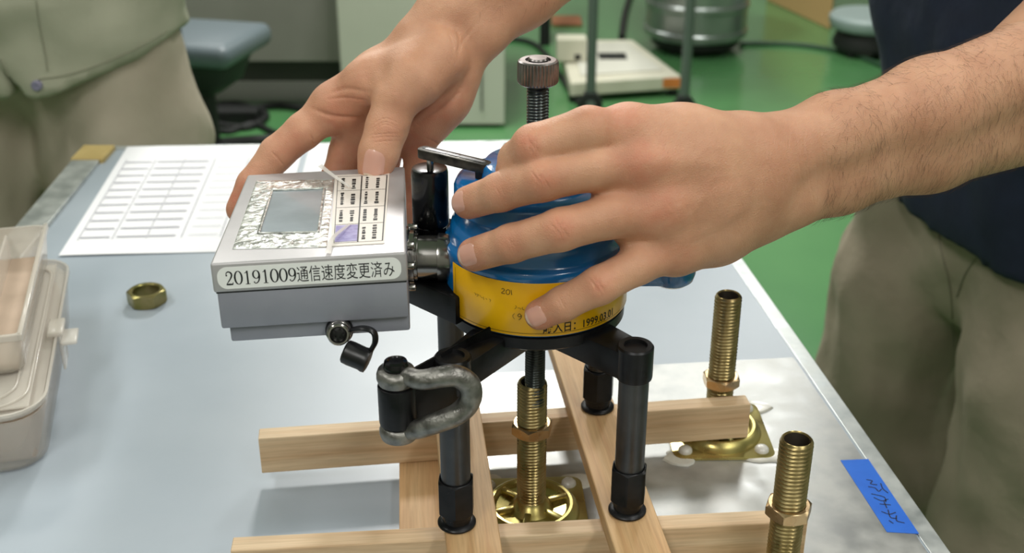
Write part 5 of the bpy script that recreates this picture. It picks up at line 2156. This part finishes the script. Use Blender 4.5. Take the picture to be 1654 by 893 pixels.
# platform scale
sc_ = thing('platform_scale', 'cream platform scale low on the green floor beneath the trolley', 'scale', (0.40, 4.35, FLOOR))
SCO = tuple(sc_.location)
a, b_, c_ = atz(921, 128 + 8, FLOOR + 0.07), atz(1100, 124, FLOOR + 0.07), atz(1022, 66, FLOOR + 0.07)
dl = atz(903, 66, FLOOR + 0.07)
m = MB()
m.prism([(a.x, a.y), (b_.x, b_.y), (c_.x, c_.y), (dl.x, dl.y)], FLOOR + 0.025, FLOOR + 0.075, bev=0.006)
obj('platform', m, M_CREAM, sc_, SCO, smooth=False)
ins_ = lambda p, q_, t: (p.x + (q_.x - p.x) * t, p.y + (q_.y - p.y) * t)
ctr = Vector(((a.x + b_.x + c_.x + dl.x) / 4, (a.y + b_.y + c_.y + dl.y) / 4, 0))
m = MB()
m.prism([ins_(a, ctr, .25), ins_(b_, ctr, .25), ins_(c_, ctr, .25), ins_(dl, ctr, .25)], FLOOR + 0.075, FLOOR + 0.081, bev=0.002)
obj('pan', m, M_CABW, sc_, SCO, smooth=False)
m = MB()
p1 = atz(1078, 134, FLOOR + 0.05)
m.box(p1.x - 0.05, p1.x + 0.05, b_.y + (a.y - b_.y) * .12 - .004, b_.y + (a.y - b_.y) * .12 + .001, FLOOR + 0.035, FLOOR + 0.068)
m.mi = 0
obj('label', m, M_ORANGE, sc_, SCO, smooth=False)
for p in (a, b_, c_, dl):
    m = MB()
    q2 = ins_(p, ctr, .1)
    m.lathe([(0.02, FLOOR), (0.02, FLOOR + 0.026)], 14, Matrix.Translation((q2[0], q2[1], 0)))
    obj('foot', m, M_RUB, sc_, SCO)
# scale readout box standing at its back
zp_ = FLOOR + 0.081
q_b = atz(924, 100, zp_)
rb = thing('readout_box', 'small cream box standing on the left of the platform scale', 'box', (q_b.x, q_b.y + 0.03, zp_))
RBO = tuple(rb.location)
m = MB()
m.box(aty(899, 100, q_b.y).x, aty(947, 100, q_b.y).x, q_b.y, q_b.y + 0.07, zp_, aty(924, 63, q_b.y).z, 0.005)
obj('body', m, M_CREAM, rb, RBO, smooth=False)
m = MB()
m.box(aty(928, 92, q_b.y).x, aty(938, 92, q_b.y).x, q_b.y - 0.003, q_b.y + 0.001, aty(935, 96, q_b.y).z, aty(935, 88, q_b.y).z)
obj('print', m, M_RUB, rb, RBO, smooth=False)
m = MB()
p_a, p_b = atz(968, 96, zp_), atz(1010, 86, zp_)
m.box(p_a.x, p_b.x, p_a.y, p_b.y, zp_ - 0.001, zp_ + 0.002)
obj('dark_display', m, M_RUB, sc_, SCO, smooth=False)
bb = aty(915, 50, 5.0)
tag(obj('cardboard_box', MB().box(bb.x - 0.06, bb.x + 0.07, 5.05, 5.2, FLOOR, aty(915, 38, 5.05).z, 0.004), M_BROWN, origin=(bb.x, 5.1, FLOOR), smooth=False),
    'small brown cardboard box on the floor behind the platform scale', 'box')

# steel drum on a dark dolly
dc = aty(1135, 75, 4.5)
drum = thing('steel_drum', 'shiny steel drum with bands on a black dolly at top centre', 'drum', (dc.x, 4.71, FLOOR))
zb = dc.z
r_ = 84 / F * (4.65 * _c + (CAMH - zb) * _s)
m = MB()
h0 = zb - FLOOR
m.lathe([(r_ * .96, h0), (r_, h0 + .012), (r_, h0 + .03), (r_ * .97, h0 + .036), (r_ * .97, h0 + .11), (r_ * 1.0, h0 + .12), (r_ * 1.0, h0 + .135), (r_ * .97, h0 + .145), (r_ * .97, h0 + .5), (r_, h0 + .52)], 56)
obj('shell', m, M_DRUM, drum, (0, 0, 0), angle=30)
m = MB()
m.lathe([(r_ * .8, max(0.02, h0 - 0.05)), (r_ * .85, h0 - .03), (r_ * .85, h0 + 0.001)], 32)
dol = obj('dolly', m, M_RUB, drum, (0, 0, 0))
for k in range(4):
    a_ = PI / 4 + k * PI / 2
    m = MB()
    m.lathe([(0.01, -0.014), (0.026, -0.012), (0.026, 0.012), (0.01, 0.014)], 18, Matrix.Translation((r_ * .65 * math.cos(a_), r_ * .65 * math.sin(a_), 0.026)) @ Matrix.Rotation(PI / 2, 4, 'X'))
    obj('caster', m, M_RUB, dol, (0, 0, 0))

# tan panel box at top, cables on the floor
ty = 4.75
m = MB()
p0, p1, p2 = atz(1238, 0, FLOOR), atz(1340, 48, FLOOR), atz(1362, -10, FLOOR)
m.prism([(p0.x, p0.y), (p1.x, p1.y), (p1.x + 0.10, p1.y + 0.35), (p0.x + 0.15, p0.y + 0.3)], FLOOR, FLOOR + 0.35, bev=0.004)
tag(obj('cardboard_box', m, M_CBOARD, origin=(p1.x, p1.y, FLOOR), smooth=False), 'large tan cardboard box on the floor right of the steel drum', 'box')


def cable(pix, r, label, m_=M_CABLE, z=None):
    P_ = [atz(a, b, FLOOR + r) for a, b in pix]
    mb = MB()
    mb.tube(catmull([tuple(p) for p in P_], 8), r, 8)
    return tag(obj('floor_cable', mb, m_, origin=(P_[0].x, P_[0].y, FLOOR)), label, 'cable')


cable([(1195, 70), (1240, 70), (1300, 73), (1360, 84), (1420, 104), (1470, 130)], 0.009, 'dark cable curving over the green floor from the steel drum to the right')
cable([(1004, 60), (1010, 20), (1022, -20)], 0.014, 'thick dark hose running upward between the trolley posts', M_RUB)
cable([(330, 175), (380, 168), (430, 185), (400, 205), (350, 200), (340, 185), (400, 178), (450, 170), (520, 182)], 0.012, 'tangled black cable on the floor beneath the grey cabinet', M_RUB)
cable([(330, 205), (370, 212), (410, 200), (450, 215), (500, 206)], 0.010, 'thin black cable lying in front of the tangled one', M_RUB)
cable([(770, 60), (850, 66), (884, 90), (905, 122), (960, 186), (1060, 192), (1110, 188)], 0.010, 'black cable looping along the floor beside the platform scale', M_RUB)
ps = atz(372, 196, FLOOR)
m = MB().box(ps.x - 0.13, ps.x + 0.10, ps.y - 0.04, ps.y + 0.03, FLOOR, FLOOR + 0.05, 0.008)
tag(obj('power_box', m, M_RUB, origin=(ps.x, ps.y, FLOOR), smooth=False), 'low black box among cables beneath the grey cabinet', 'box')
pd = G0(880, 72)
tag(obj('post', MB().tube([(pd.x, pd.y, FLOOR), (pd.x, pd.y, 0.1)], 0.022, 12), M_RUB, origin=(pd.x, pd.y, FLOOR)), 'slim dark post left of the brown cardboard box', 'post')

# ceiling light fittings (outside the picture, where the lamps are; the last two added with the front fill)
WHERE = ['left of the bench near its front', 'right of the bench near its front', 'left behind the watcher', 'right above the platform scale', 'middle, behind the far end of the bench', 'far left by the back wall', 'far right by the back wall', 'beside the right wall', 'added for front fill light, left by the front wall', 'added for front fill light, right by the front wall']
for i, (x, y, pw) in enumerate(LAMPS):
    m = MB().box(x - 0.17, x + 0.17, y - 0.68, y + 0.68, 1.95, 2.0, 0.005)
    tag(obj('ceiling_or_fill_light', m, M_CEIL, origin=(x, y, 2.0), smooth=False), 'long white ceiling light fitting, ' + WHERE[i], 'lamp', 'ceiling lights over the bench and room')
